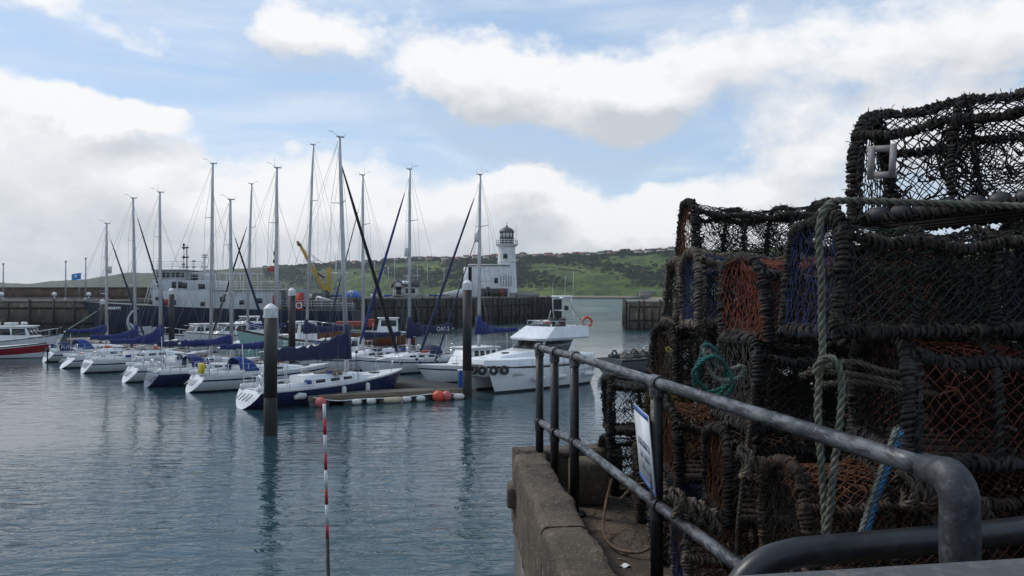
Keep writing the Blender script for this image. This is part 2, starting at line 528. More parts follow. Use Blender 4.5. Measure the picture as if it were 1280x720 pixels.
# scrub and woods on the cliff, far too many to count: leaf clumps in one mass
def far_wood():
    rg = np.random.default_rng(5)
    A = []; Cc = []
    def clump(c, r, k):
        d = rg.normal(size=(k, 3)); d /= np.linalg.norm(d, axis=1)[:, None]
        d[:, 2] = np.abs(d[:, 2]) * .9
        p = c + d * r * rg.uniform(.55, 1.0, (k, 1)) * np.array([1.15, 1.0, .85])
        a = rg.normal(size=(k, 3)); a /= np.linalg.norm(a, axis=1)[:, None]
        bb = np.cross(a, rg.normal(size=(k, 3))); bb /= np.linalg.norm(bb, axis=1)[:, None] + 1e-9
        s = r * rg.uniform(.22, .42, (k, 1))
        A.append(np.stack([p - a * s, p + bb * s, p + a * s, p - bb * s], 1))
    n = 0
    while n < 7000:
        px = rg.uniform(330, 880); t = rg.uniform(.05, 1.02) ** .8
        X, Y, z = hill_pt(np.array([px]), np.array([t]))
        dn = math.sin(px * .021 + 2 * math.sin(t * 5)) + math.sin(px * .047 + t * 9) + 1.6 * (t > .8) + .7 * rg.normal()
        if dn < .3: continue
        r = rg.uniform(1.5, 4.4) * (1.2 if t > .85 else 1)
        clump(np.array([X[0], Y[0], z[0] + r * .2]), r, 26); n += 1
    for k in range(13):       # hedge lines
        a0 = rg.uniform(430, 800); a1 = a0 + rg.uniform(25, 90); t0 = rg.uniform(.2, .8); t1 = t0 + rg.uniform(-.25, .25)
        for u in np.linspace(0, 1, 34):
            X, Y, z = hill_pt(np.array([a0 + (a1 - a0) * u]), np.array([np.clip(t0 + (t1 - t0) * u + .01 * math.sin(u * 9), .05, 1)]))
            clump(np.array([X[0], Y[0], z[0] + .3]), rg.uniform(.9, 1.9), 14)
    for k in range(330):      # crowns along the cliff top
        px = rg.uniform(370, 845); X, Y, z = hill_pt(np.array([px]), np.array([rg.uniform(.84, 1.05)]))
        r = rg.uniform(2.8, 6.6)
        clump(np.array([X[0], Y[0], z[0] + r * .6]), r, 60)
    V = np.concatenate(A).reshape(-1, 3)
    mb = MB(); mb.add(V, np.arange(len(V)).reshape(-1, 4))
    o = mb.build('far_woodland', mat('far_leaves', (0.028, 0.045, 0.018), (0.055, 0.075, 0.03), rough=.9, scale=.06, spec=.1))
    tag(o, 'dark green scrub and trees over the far cliff', 'woodland', kind='stuff')
far_wood()

# houses on the far cliff top
def far_houses():
    rg = np.random.default_rng(9)
    wm = [mat('render_cream', (.5, .46, .38), rough=.8), mat('brick_far', (.3, .16, .12), rough=.85), mat('render_white', (.62, .6, .57), rough=.8), mat('brick_pale', (.36, .24, .19), rough=.85)]
    rm = [mat('tile_red', (.24, .09, .06), rough=.85), mat('slate_far', (.1, .1, .11), rough=.8), mat('tile_brown', (.19, .095, .07), rough=.85)]
    names = ['cream', 'red brick', 'white', 'pale brick']; rn = ['red-tiled', 'slate', 'brown-tiled']
    gl = mat('window_far', (.03, .035, .04), rough=.25)
    spots = [(x + rg.uniform(-4, 4), .86 + rg.uniform(-.1, .11)) for x in np.linspace(415, 845, 52)]
    for k, (px, t) in enumerate(spots):
        X, Y, z = hill_pt(np.array([px]), np.array([t]))
        a, b = rg.integers(0, 4), rg.integers(0, 3)
        L = rg.uniform(8, 15); W = rg.uniform(7, 9); H = rg.uniform(5, 7.5)
        t_ = thing('far_house', f'{names[a]} house with {rn[b]} roof among trees on the far cliff top', 'house', (X[0], Y[0], z[0] - 2.5), rg.uniform(-.4, .4), f'{names[a]} houses with {rn[b]} roofs on the cliff top')
        m_ = MB(); m_.box((0, 0, H / 2 + 1), (L, W, H + 2))
        m_.build('wall', wm[a], t_)
        m_ = MB(); h2 = rg.uniform(2.5, 3.6)
        m_.loft([[(-L / 2 - .3, -W / 2 - .4, H + 2), (-L / 2 - .3, W / 2 + .4, H + 2), (-L / 2 - .3, 0, H + 2 + h2)], [(L / 2 + .3, -W / 2 - .4, H + 2), (L / 2 + .3, W / 2 + .4, H + 2), (L / 2 + .3, 0, H + 2 + h2)]])
        rf = m_.build('roof', rm[b], t_)
        m_ = MB(); m_.box((L * .3, 0, H + 2 + h2 + .3), (.9, .9, 1.8)); m_.build('chimney', wm[1], rf)
        for i in range(int(L // 3)):
            for j in range(2):
                m_ = MB(); m_.box((-L / 2 + 1.7 + i * 3, -W / 2 - .02, 3.2 + j * 2.6), (1.3, .1, 1.5)); m_.build('window', gl, t_)
far_houses()

# low promenade wall and beach buildings at the foot of the cliff
mb = MB(); pr = [hill_pt(np.array([px]), np.array([.02])) for px in np.linspace(640, 800, 12)]
mb.tube([(p[0][0], p[1][0] - 4, 1.5) for p in pr], 2.6, 4)
tag(mb.build('sea_wall', mat('seawall_far', (.2, .17, .14), rough=.9)), 'low brown sea wall along the far beach', 'wall')
for k, (px, w_, h_) in enumerate([(812, 26, 7)]):
    X, Y, z = hill_pt(np.array([px]), np.array([.03]))
    z = z * 0 + 2.5
    t_ = thing('beach_building', 'long low grey building by the far beach', 'building', (X[0], Y[0], z[0] - 1))
    m_ = MB(); m_.box((0, 0, h_ / 2), (w_, 9, h_)); m_.build('wall', mat('seawall_far', (.2, .17, .14)), t_)
    m_ = MB(); m_.loft([[(-w_ / 2, -5, h_), (-w_ / 2, 5, h_), (-w_ / 2, 0, h_ + 2.5)], [(w_ / 2, -5, h_), (w_ / 2, 5, h_), (w_ / 2, 0, h_ + 2.5)]]); m_.build('roof', MATS['slate_far'], t_)

# ------------------------------------------------------------------ harbour piers
stone = mat('pier_stone', (.042, .036, .028), (.02, .019, .014), rough=.85, scale=.5, bump=.05, bscale=2.5, c3=(.11, .095, .07), stretch=(1, 1, .5))
weed = mat('weedy_timber', (.03, .027, .021), (.014, .014, .011), rough=.8, scale=.7, bump=.03, bscale=5, c3=(.075, .068, .054), stretch=(1, 1, .22))
paving = mat('pier_paving', (.16, .15, .13), (.1, .095, .085), rough=.9, scale=.4)
def pier(name, label, poly, top, face, step, seed):
    rg = np.random.default_rng(seed)
    t_ = thing(name, label, 'pier')
    m_ = MB(); m_.poly_prism(poly, -3.0, top - .35); m_.build('masonry', stone, t_)
    cx = np.mean(np.array(poly), 0)
    m_ = MB(); m_.poly_prism([tuple(cx + (np.array(p) - cx) * 1.004) for p in poly], top - .35, top); m_.build('coping', paving, t_)
    for a, b in zip(face[:-1], face[1:]):
        a = np.array(a, float); b = np.array(b, float); d = b - a; L = np.linalg.norm(d); d /= L
        nrm = np.array([d[1], -d[0]])
        for s_ in np.arange(step * .5, L, step):
            p = a + d * (s_ + rg.uniform(-.25, .25)) + nrm * rg.uniform(.2, .4)
            lean = rg.uniform(-.12, .12); w_ = rg.uniform(.26, .42); zt = top + rg.uniform(-.5, .25)
            m_ = MB(); m_.tube([(p[0] + lean, p[1], -2.0), (p[0], p[1], zt * .5), (p[0] - lean * .3, p[1], zt)], [w_ * .62, w_ * .55, w_ * .5], 6)
            m_.build('fender_timber', weed, t_)
        for zz in (1.6, 3.9):
            m_ = MB(); q = nrm * .12
            m_.bar((*(a + q), zz), (*(b + q), zz), .16, 4); m_.build('waling', weed, t_)
    return t_
pier('lighthouse_pier', 'dark timber-faced stone pier carrying the lighthouse',
     [(-28.2, 123), (-20.8, 130), (4.4, 176), (12.4, 205), (9, 219), (-4, 226), (-40, 168), (-46, 134), (-60, 126)][::1], 5.45,
     [(-28.2, 123), (-20.8, 130), (4.4, 176), (12.4, 205), (9, 219)], 1.9, 3)
pier('inner_quay', 'long dark quay wall behind the moored ship',
     [(-150, 122.5), (-60.2, 122.4), (-28.6, 122.6), (-46.2, 133.8), (-62, 142), (-150, 150)], 5.1, [(-150, 122.5), (-60.2, 122.4), (-28.8, 122.6)], 3.4, 4)
pier('entrance_pier', 'short dark timber pier head across the harbour entrance',
     [(19.6, 136), (60, 128), (70, 160), (24, 170)], 4.85, [(24, 170), (19.6, 136), (60, 128)], 1.15, 6)
# the high back wall on the quay
mb = MB(); mb.box((-112, 146, 6.1), (108, 2.2, 2.2)); mb.box((-112, 146, 7.24), (108, 2.6, .1))
tag(mb.build('parapet_wall', mat('brown_stone', (.13, .085, .06), (.085, .06, .045), rough=.9, scale=.5, c3=(.17, .12, .085))), 'high brown stone wall along the back of the quay', 'wall')
# handrail along the quay edge
rl = thing('quay_handrail', 'pale handrail along the edge of the far quay', 'railing', (-100, 123.2, 5.1))
pale = mat('pale_metal', (.45, .46, .46), rough=.4, metal=.2)
m_ = MB(); m_.box((0, 0, .32), (76, .16, .12)); m_.build('rail', pale, rl)
for x in np.arange(-37, 38, 3.7):
    m_ = MB(); m_.box((x, 0, .15), (.12, .12, .32)); m_.build('post', pale, rl)

# ------------------------------------------------------------------ lighthouse
def lighthouse():
    white = mat('limewash', (.72, .73, .72), (.6, .61, .6), rough=.7, scale=.5, c3=(.52, .53, .52), stretch=(1, 1, .4))
    dark = mat('lantern_dark', (.05, .055, .05), (.08, .085, .075), rough=.5)
    glass = mat('dark_glass', (.02, .024, .028), rough=.12)
    lamp = mat('lantern_glass', (.55, .58, .58), (.7, .72, .72), rough=.15)
    t_ = thing('lighthouse', 'white round lighthouse tower with dark lantern and attached white house', 'lighthouse', (-1.3, 200, 5.45))
    m_ = MB(); m_.lathe([(2.75, 0), (2.6, 1.0), (2.05, 12.2), (2.05, 12.3)], n=28); tw = m_.build('tower', white, t_, auto=40)
    for z in (7.4, 10.0):
        m_ = MB(); r = 2.62 - .05 * z; m_.box((-.35, -r + .02, z), (1.05, .3, 1.15)); wn = m_.build('window', glass, tw)
        m_ = MB(); m_.box((-.35, -r - .05, z - .66), (1.3, .35, .14)); m_.build('sill', white, wn)
    m_ = MB(); m_.lathe([(2.95, 0), (2.95, .9), (2.7, 1.0)], n=28); m_.build('plinth', mat('plinth_grey', (.3, .3, .29), (.2, .2, .19), rough=.8, scale=1), t_, auto=40)
    m_ = MB(); m_.lathe([(2.3, 8.6), (2.42, 8.65), (2.42, 8.8), (2.28, 8.85)], n=28); m_.build('string_course', white, t_, auto=40)
    m_ = MB(); m_.bar((-6.8, -3.32, .2), (-6.8, -3.32, 7.7), .07, 6); m_.build('drain_pipe', dark, t_)
    m_ = MB(); m_.box((-4.4, -3.36, 7.62), (10.3, .14, .12)); m_.build('gutter', dark, t_)
    m_ = MB(); m_.lathe([(2.0, 12.3), (2.75, 12.8), (2.85, 13.1), (2.0, 13.1)], n=28); m_.build('gallery', white, t_, auto=40)
    for k in range(18):
        a = k * 2 * math.pi / 18
        m_ = MB(); m_.bar((2.7 * math.cos(a), 2.7 * math.sin(a), 13.1), (2.7 * math.cos(a), 2.7 * math.sin(a), 14.1), .06, 5); m_.build('baluster', white, t_)
    for z in (13.6, 14.1):
        m_ = MB(); m_.tube(arc((0, 0, z), 2.7, 0, 2 * math.pi, 28, (1, 0, 0), (0, 1, 0))[:-1], .06, 5, closed=True); m_.build('gallery_rail', white, t_)
    m_ = MB(); m_.lathe([(1.75, 13.05), (1.75, 14.6), (1.85, 14.65), (1.85, 14.75)], n=20); m_.build('lantern_base', dark, t_, auto=40)
    m_ = MB(); m_.lathe([(1.55, 14.7), (1.55, 16.1)], n=20); m_.build('lantern_pane', lamp, t_, smooth=True)
    for k in range(10):
        a = k * 2 * math.pi / 10 + .15
        m_ = MB(); m_.box((1.62 * math.cos(a), 1.62 * math.sin(a), 15.4), (.16, .16, 1.5), rz=a); m_.build('glazing_bar', dark, t_)
    m_ = MB(); m_.lathe([(1.95, 16.05), (1.95, 16.2), (1.6, 16.75), (1.0, 17.15), (.3, 17.4), (.25, 17.7), (.08, 17.9), (.04, 18.7)], n=20); m_.build('dome', dark, t_, auto=50)
    m_ = MB(); m_.bar((2.3, .5, 13), (2.3, .5, 17.9), .04, 5); m_.build('aerial', dark, t_)
    # the keeper's house
    m_ = MB(); m_.box((-4.4, .5, 3.9), (10.2, 7.5, 7.8)); m_.build('house_wall', white, t_, bevel=.05)
    m_ = MB(); m_.box((-4.4, .5, 7.85), (10.5, 7.8, .3)); m_.build('parapet', white, t_)
    m_ = MB(); m_.box((-9.6, -1.5, 3.7), (2.0, 3.5, 7.2)); m_.build('side_block', white, t_)
    m_ = MB(); m_.box((-2.6, -3.27, 4.0), (.9, .16, 1.3)); m_.build('window', glass, t_)
    for k in range(5):
        m_ = MB(); m_.box((-1.2 + k * .62 - .2, -3.27, 3.9), (.2, .16, 2.6)); m_.build('slit_window', mat('slit_grey', (.25, .26, .26)), t_)
    m_ = MB(); m_.box((-3.4, -3.2, 1.0), (7.2, 1.4, 2.0)); m_.build('timber_lean_to', mat('black_timber', (.03, .028, .025), (.05, .045, .04)), t_)
    m_ = MB(); m_.box((-4.6, -3.98, 1.3), (.9, .2, 2.2)); m_.build('door', glass, t_)
    m_ = MB(); m_.box((-1.3, -4.0, 1.2), (.7, .2, 1.8)); m_.build('door', mat('signal_red', (.35, .04, .03)), t_)
    m_ = MB(); m_.hexa([(-17, -4, 0), (-9.4, -4, 0), (-9.4, 0, 0), (-17, 0, 0)], [(-17, -4, .6), (-9.4, -4, 2.3), (-9.4, 0, 2.3), (-17, 0, .6)]); m_.build('sloping_wall', white, t_)
    m_ = MB(); m_.box((5.2, -2, .5), (5.6, .4, 1.0)); m_.build('low_wall', mat('grey_stone', (.3, .3, .28)), t_)
lighthouse()

# small gabled cottage on the pier
def cottage():
    t_ = thing('pier_cottage', 'small white gabled cottage with dark roof on the pier', 'cottage', (-21.6, 163, 5.45))
    m_ = MB(); m_.box((0, 0, 1.1), (4.6, 4, 2.2)); m_.build('wall', mat('cottage_white', (.6, .6, .58), (.48, .48, .46), rough=.8), t_)
    m_ = MB(); m_.loft([[(-2.7, -2.3, 2.1), (-2.7, 2.3, 2.1), (-2.7, 0, 3.6)], [(2.7, -2.3, 2.1), (2.7, 2.3, 2.1), (2.7, 0, 3.6)]]); m_.build('roof', mat('dark_slate', (.06, .06, .065), rough=.7), t_)
    m_ = MB(); m_.loft([[(-2.3, -2.7, 2.1), (-.1, -2.7, 2.1), (-1.2, -2.7, 3.4)], [(-2.3, 0, 2.1), (-.1, 0, 2.1), (-1.2, 0, 3.4)]]); m_.build('gable', MATS['cottage_white'], t_)
    for s in (-1, 1):
        m_ = MB(); m_.hexa([(-1.2, -2.9, 3.4), (-1.2 + s * 1.4, -2.9, 1.95), (-1.2 + s * 1.4, 0, 1.95), (-1.2, 0, 3.4)], [(-1.2, -2.9, 3.55), (-1.2 + s * 1.5, -2.9, 2.1), (-1.2 + s * 1.5, 0, 2.1), (-1.2, 0, 3.55)]); m_.build('gable_roof', MATS['dark_slate'], t_)
    m_ = MB(); m_.box((-1.2, -2.05, 1.0), (1.0, .12, 2.0)); m_.build('door', MATS['dark_glass'], t_)
    for x in (.6, 1.7):
        m_ = MB(); m_.box((x, -2.05, 1.3), (.8, .12, .9)); m_.build('window', MATS['dark_glass'], t_)
cottage()

# yellow crane on the quay
def crane():
    y = mat('crane_yellow', (.5, .32, .03), (.4, .25, .03), rough=.5, scale=1)
    t_ = thing('quay_crane', 'yellow knuckle-boom crane standing on the quay', 'crane', (-29.5, 127, 5.45))
    m_ = MB(); m_.lathe([(.9, 0), (.9, .5), (.55, .6), (.5, 1.2)], n=12); m_.build('base', mat('crane_dark', (.05, .05, .05)), t_)
    m_ = MB(); m_.hexa([(.1, -.35, .9), (.7, -.35, .9), (.7, .35, .9), (.1, .35, .9)], [(.15, -.28, 4.8), (.65, -.28, 4.9), (.65, .28, 4.9), (.15, .28, 4.8)]); m_.build('column', y, t_, bevel=.05)
    m_ = MB(); m_.hexa([(-.25, -.25, .5), (.4, -.25, .7), (.4, .25, .7), (-.25, .25, .5)], [(-4.35, -.15, 8.3), (-3.95, -.15, 8.5), (-3.95, .15, 8.5), (-4.35, .15, 8.3)]); m_.build('boom', y, t_, bevel=.04)
    m_ = MB(); m_.hexa([(-4.5, -.2, 8.2), (-3.9, -.2, 8.4), (-3.9, .2, 8.4), (-4.5, .2, 8.2)], [(-4.75, -.12, 9.0), (-4.45, -.12, 9.05), (-4.45, .12, 9.05), (-4.75, .12, 9.0)]); m_.build('boom_tip', mat('crane_rust', (.28, .13, .05)), t_)
    m_ = MB(); m_.bar((-.3, 0, 3.2), (-1.8, 0, 4.2), .16, 8); m_.build('ram', MATS['crane_dark'], t_)
    for dz in (0, .25):
        m_ = MB(); m_.bar((.4, 0, 4.9), (-3.9 + dz, 0, 8.0 - dz * 2), .025, 4); m_.build('stay_cable', MATS['crane_dark'], t_)
crane()

# small things standing on the piers
def tarp():
    t_ = thing('tarpaulin_shelter', 'small blue tarpaulin cover on the pier', 'tarpaulin', (-27.5, 137.5, 5.45))
    m_ = MB()
    rings = []
    for x in np.linspace(-1.6, 1.6, 9):
        h = 1.25 * math.sqrt(max(1 - (x / 1.65) ** 2, .02)); wd = 1.3
        rings.append([(x, -wd * math.cos(a), h * math.sin(a)) for a in np.linspace(0, math.pi, 9)])
    m_.loft(rings, True, True); m_.build('cover', mat('tarp_blue', (.03, .12, .42), (.02, .08, .3), rough=.5), t_, smooth=True)
    m_ = MB(); m_.box((0, 0, .12), (3.3, 2.7, .24)); m_.build('skirt', MATS['tarp_blue'], t_)
tarp()
lampm = mat('galvanised', (.42, .44, .45), (.33, .35, .36), rough=.45, metal=.5)
for k, (px, py, Y, lab) in enumerate([(82, 327, 128, 'plain grey pole on the quay, nearer the blue flag'), (107, 323, 128, 'plain grey pole on the quay beside the ship bow'), (4, 330, 128, 'thin grey pole at the far end of the quay')]):
    p = P(px, 376, Y); top = P(px, py, Y)
    t_ = thing('mooring_pole', lab, 'pole', (p[0], Y, 5.1))
    m_ = MB(); m_.tube([(0, 0, 0), (0, 0, top[2] - 5.1)], [.13, .09], 8); m_.build('shaft', lampm, t_, smooth=True)
    m_ = MB(); m_.lathe([(.2, top[2] - 5.15), (.2, top[2] - 5.0), (.05, top[2] - 4.95)], n=8); m_.build('cap', lampm, t_)
    m_ = MB(); m_.lathe([(.3, 0), (.3, .15), (.14, .25)], n=8); m_.build('foot', lampm, t_)
p = P(98, 376, 126)
t_ = thing('flag_staff', 'flag staff with a blue flag bearing a white emblem', 'flag', (p[0], 126, 5.1))
m_ = MB(); m_.tube([(0, 0, 0), (.45, 0, 4.4)], [.05, .04], 6); m_.build('staff', lampm, t_)
gx = np.linspace(0, 1, 12); gz = np.linspace(0, 1, 5)
fl = np.array([[(.42 - 1.55 * u, .12 * math.sin(u * 7), 4.25 - 1.0 * v - .12 * u + .05 * math.sin(u * 6)) for u in gx] for v in gz])
m_ = MB(); m_.grid(fl); m_.grid(fl + [0, .012, 0], flip=True); fo = m_.build('flag_cloth', mat('flag_blue', (.05, .28, .62), rough=.7), t_, smooth=True)
m_ = MB(); m_.lathe([(.24, -.01), (.24, .0)], (-.35, -.11, 3.72), 12, axis='Y'); m_.build('emblem', mat('paint_white', (.75, .76, .76), rough=.5), t_)
for k, (px, Y) in enumerate([(2, 126), (68, 126), (111, 126), (439 / 1, 130)]):
    p = P(px, 376, Y)
    t_ = thing('quay_light', 'white-topped service bollard on the quay edge', 'bollard', (p[0], Y, 5.1 if px < 300 else 5.45), group='white-topped bollards along the quay edge')
    m_ = MB(); m_.lathe([(.12, 0), (.12, .7)], n=8); m_.build('stem', lampm, t_)
    m_ = MB(); m_.lathe([(.25, .7), (.34, .8), (.34, 1.0), (.2, 1.2), (.05, 1.25)], n=10); m_.build('cap', MATS['paint_white'], t_)

rg = np.random.default_rng(17)
for k, (px, py, Y) in enumerate([(392, 318, 139), (418, 325, 140), (423, 319, 142), (470, 326, 150), (484, 333, 156), (495, 322, 160), (524, 336, 166), (537, 330, 170), (556, 334, 178)]):
    x = (px - 640) / F * Y; h = EYE + (HOR - py) / F * Y - 5.45
    t_ = thing('dinghy', 'small sailing dinghy with a thin bare mast parked ashore on the pier', 'dinghy', (x, Y, 5.45), rg.uniform(0, 6), 'dinghies parked on the pier')
    m_ = MB(); m_.loft([[(-2.1, -.7, .5), (-2.1, -.4, .15), (-2.1, .4, .15), (-2.1, .7, .5)], [(0, -.8, .5), (0, -.4, .08), (0, .4, .08), (0, .8, .5)], [(1.4, -.5, .55), (1.4, -.2, .15), (1.4, .2, .15), (1.4, .5, .55)], [(2.2, -.03, .6), (2.2, -.02, .35), (2.2, .02, .35), (2.2, .03, .6)]]); m_.build('hull', [MATS['cottage_white'], MATS['tarp_blue'], MATS['grey_stone']][k % 3], t_)
    m_ = MB(); m_.tube([(.5, 0, .2), (.5, 0, h)], [.07, .05], 6); m_.build('mast', lampm, t_)

# ================================================================== BOATS
HD = math.atan2(.69, .72)
HV = np.array([math.cos(HD), math.sin(HD)])
gel = mat('gelcoat_white', (.78, .79, .79), (.68, .69, .69), rough=.28, scale=1.2, coat=.3, c3=(.7, .7, .68))
gel2 = mat('deck_white', (.62, .62, .6), (.55, .55, .53), rough=.55, scale=2.5)
grey_d = mat('deck_grey', (.36, .37, .37), (.3, .31, .31), rough=.7, scale=2)
navy = mat('gelcoat_navy', (.018, .028, .09), (.014, .02, .065), rough=.22, scale=1, coat=.4)
antif = mat('antifoul', (.03, .035, .05), (.02, .02, .03), rough=.7)
alu = mat('mast_alloy', (.5, .51, .52), (.42, .43, .44), rough=.4, metal=.55, scale=1.5)
steel = mat('stainless', (.6, .61, .62), rough=.25, metal=.9)
blk = mat('black_rubber', (.02, .02, .021), (.03, .03, .03), rough=.6)
glassd = MATS['dark_glass']
c_navy = mat('canvas_navy', (.012, .018, .055), (.018, .025, .07), rough=.85, scale=5, bump=.02, bscale=3)
c_blue = mat('canvas_blue', (.018, .034, .16), (.012, .024, .11), rough=.85, scale=5, bump=.02, bscale=3)
c_black = mat('canvas_black', (.012, .012, .014), (.02, .02, .022), rough=.85, scale=4)
c_mid = mat('canvas_royal', (.02, .055, .22), (.016, .045, .17), rough=.85, scale=4)
rwire = mat('rigging_wire', (.22, .23, .24), rough=.4, metal=.6)
whitep = MATS['paint_white']
yel = mat('lifebuoy_yellow', (.6, .5, .03), rough=.6)
orange = mat('lifebuoy_orange', (.62, .09, .03), (.5, .07, .03), rough=.5)
teak = mat('teak', (.2, .13, .075), (.15, .095, .055), rough=.7, scale=6, stretch=(.3, 3, 1))
pontwood = mat('pontoon_timber', (.16, .14, .115), (.11, .1, .085), rough=.85, scale=3, stretch=(.6, 3, 1))

class Hull:
    def __init__(s, L, B, fs, fb, draft=.5, rt=.0, rb=.8, full=.45, stern=.8, rocker=.12, transom_z=.1):
        s.__dict__.update(L=L, B=B, fs=fs, fb=fb, draft=draft, rt=rt, rb=rb, full=full, st=stern, rocker=rocker, tz=transom_z)
    def b(s, t):
        t = np.asarray(t, float)
        a = s.st + (1 - s.st) * np.sin(math.pi / 2 * np.clip(t / s.full, 0, 1))
        c = np.cos(math.pi / 2 * np.clip((t - s.full) / (1 - s.full), 0, 1)) ** .72
        return np.maximum(s.B / 2 * np.where(t < s.full, a, c), .015)
    def zs(s, t):
        t = np.asarray(t, float)
        return s.fs + (s.fb - s.fs) * t ** 1.6 - .05 * np.sin(math.pi * t)
    def zk(s, t):
        t = np.asarray(t, float)
        return s.tz - (s.draft + s.tz) * np.clip(np.sin(math.pi * np.clip(t * .93 + .02, 0, 1)), 0, 1) ** .55
    def pt(s, t, z, side=1):
        zs, zk = s.zs(t), s.zk(t)
        q = np.clip((z - zk) / (zs - zk), 0, 1)
        y = s.b(t) * np.sin(math.pi / 2 * q ** .62) ** .85 * (.82 + .18 * q)
        x = s.L * t - s.rb * (1 - q) * t ** 7 + s.rt * q * (1 - t) ** 6
        return np.stack([x + 0 * y, side * y, z + 0 * y], -1)
    def shell(s, mats, bands, ns=22):
        """bands: list of (z_top fraction spec, material index) from keel up; spec ('z', value) or ('s', offset below sheer)"""
        t = np.concatenate([np.linspace(0, .8, ns - 7), np.linspace(.83, 1, 7)])
        rows = []; mis = []
        prev = None
        def zz(spec):
            if spec[0] == 'z': return np.clip(spec[1] + 0 * t, s.zk(t), s.zs(t))
            if spec[0] == 's': return np.maximum(s.zs(t) - spec[1], s.zk(t))
            return s.zk(t) + (s.zs(t) - s.zk(t)) * spec[1]
        levels = [(s.zk(t), 0)]
        for spec, mi, sub in bands:
            z1 = zz(spec); z0 = levels[-1][0]
            for q in range(1, sub + 1):
                levels.append((z0 + (z1 - z0) * q / sub, mi))
        P_ = [s.pt(t, z, 1) for z, _ in levels]; M_ = [s.pt(t, z, -1) for z, _ in levels]
        ring = P_[::-1] + M_[1:]                      # port sheer -> keel -> starboard sheer
        mi = [levels[len(levels) - 1 - k][1] for k in range(len(levels) - 1)] + [l[1] for l in levels[1:]]
        G = np.stack(ring, 1)                          # stations x points x 3
        mb = MB()
        mb.loft(G, closed=False, caps=False, mis=mi)
        return mb, G

def hull_parts(root, H, hull_mats, bands, transom_mat, deck_mat, cockpit=None, inset=.0):
    mb, G = H.shell(hull_mats, bands)
    mb.build('hull', hull_mats, root, auto=50)
    g = G[0]; n = len(g)
    mb = MB(); mb.add(g, [tuple(range(n))[::-1]]); tr = mb.build('transom', transom_mat, root)
    ts = np.unique(np.concatenate([np.linspace(0, 1, 26)] + ([[cockpit[0] - .003, cockpit[0], cockpit[1], cockpit[1] + .003]] if cockpit else [])))
    us = np.array([-1, -.8, -.6, -.575, -.3, 0, .3, .575, .6, .8, 1.0])
    D = np.zeros((len(ts), len(us), 3))
    for i, t in enumerate(ts):
        e = H.pt(t, H.zs(t), 1)
        b = max(abs(e[1]) - .01, .004)
        for j, u in enumerate(us):
            z = H.zs(t) - .02 + .07 * (1 - u * u) * b / (H.B / 2)
            if cockpit and cockpit[0] <= t <= cockpit[1] and abs(u) < .58: z -= cockpit[2]
            D[i, j] = (e[0], u * b, z)
    mb = MB(); mb.grid(D, flip=True); mb.build('deck', deck_mat, root)
    return tr

def capsule(mb, c, r, L, axis='X', n=10, mi=0):
    pr = [(r * math.sin(a), -L / 2 + r - r * math.cos(a)) for a in np.linspace(.1, math.pi / 2, 4)]
    pr += [(x, -z) for x, z in pr[::-1]]
    mb.lathe(pr, c, n, mi, axis)

def cover(mb, x0, x1, z0, z1, h0, h1, w0, w1, n=22, rg=None):
    """furled mainsail under its cover: x0 at the mast, x1 at the boom end"""
    rings = []
    for i, u in enumerate(np.linspace(0, 1, n)):
        x = x0 + (x1 - x0) * u; zb = z0 + (z1 - z0) * u
        h = h1 + (h0 - h1) * (1 - u) ** 3.6; w_ = w1 + (w0 - w1) * (1 - u) ** 1.3
        if rg is not None: h *= rg.uniform(.86, 1.12); w_ *= rg.uniform(.78, 1.2); zb += rg.normal(0, .02)
        if i in (0, n - 1): w_ *= .55; h *= .9
        a = np.linspace(0, 2 * math.pi, 10, endpoint=False)
        rings.append(np.stack([np.full(10, x), w_ * np.sin(a) * (.75 + .25 * np.cos(a)), zb + h * .5 - .5 * h * np.cos(a)], 1))
    mb.loft(rings)

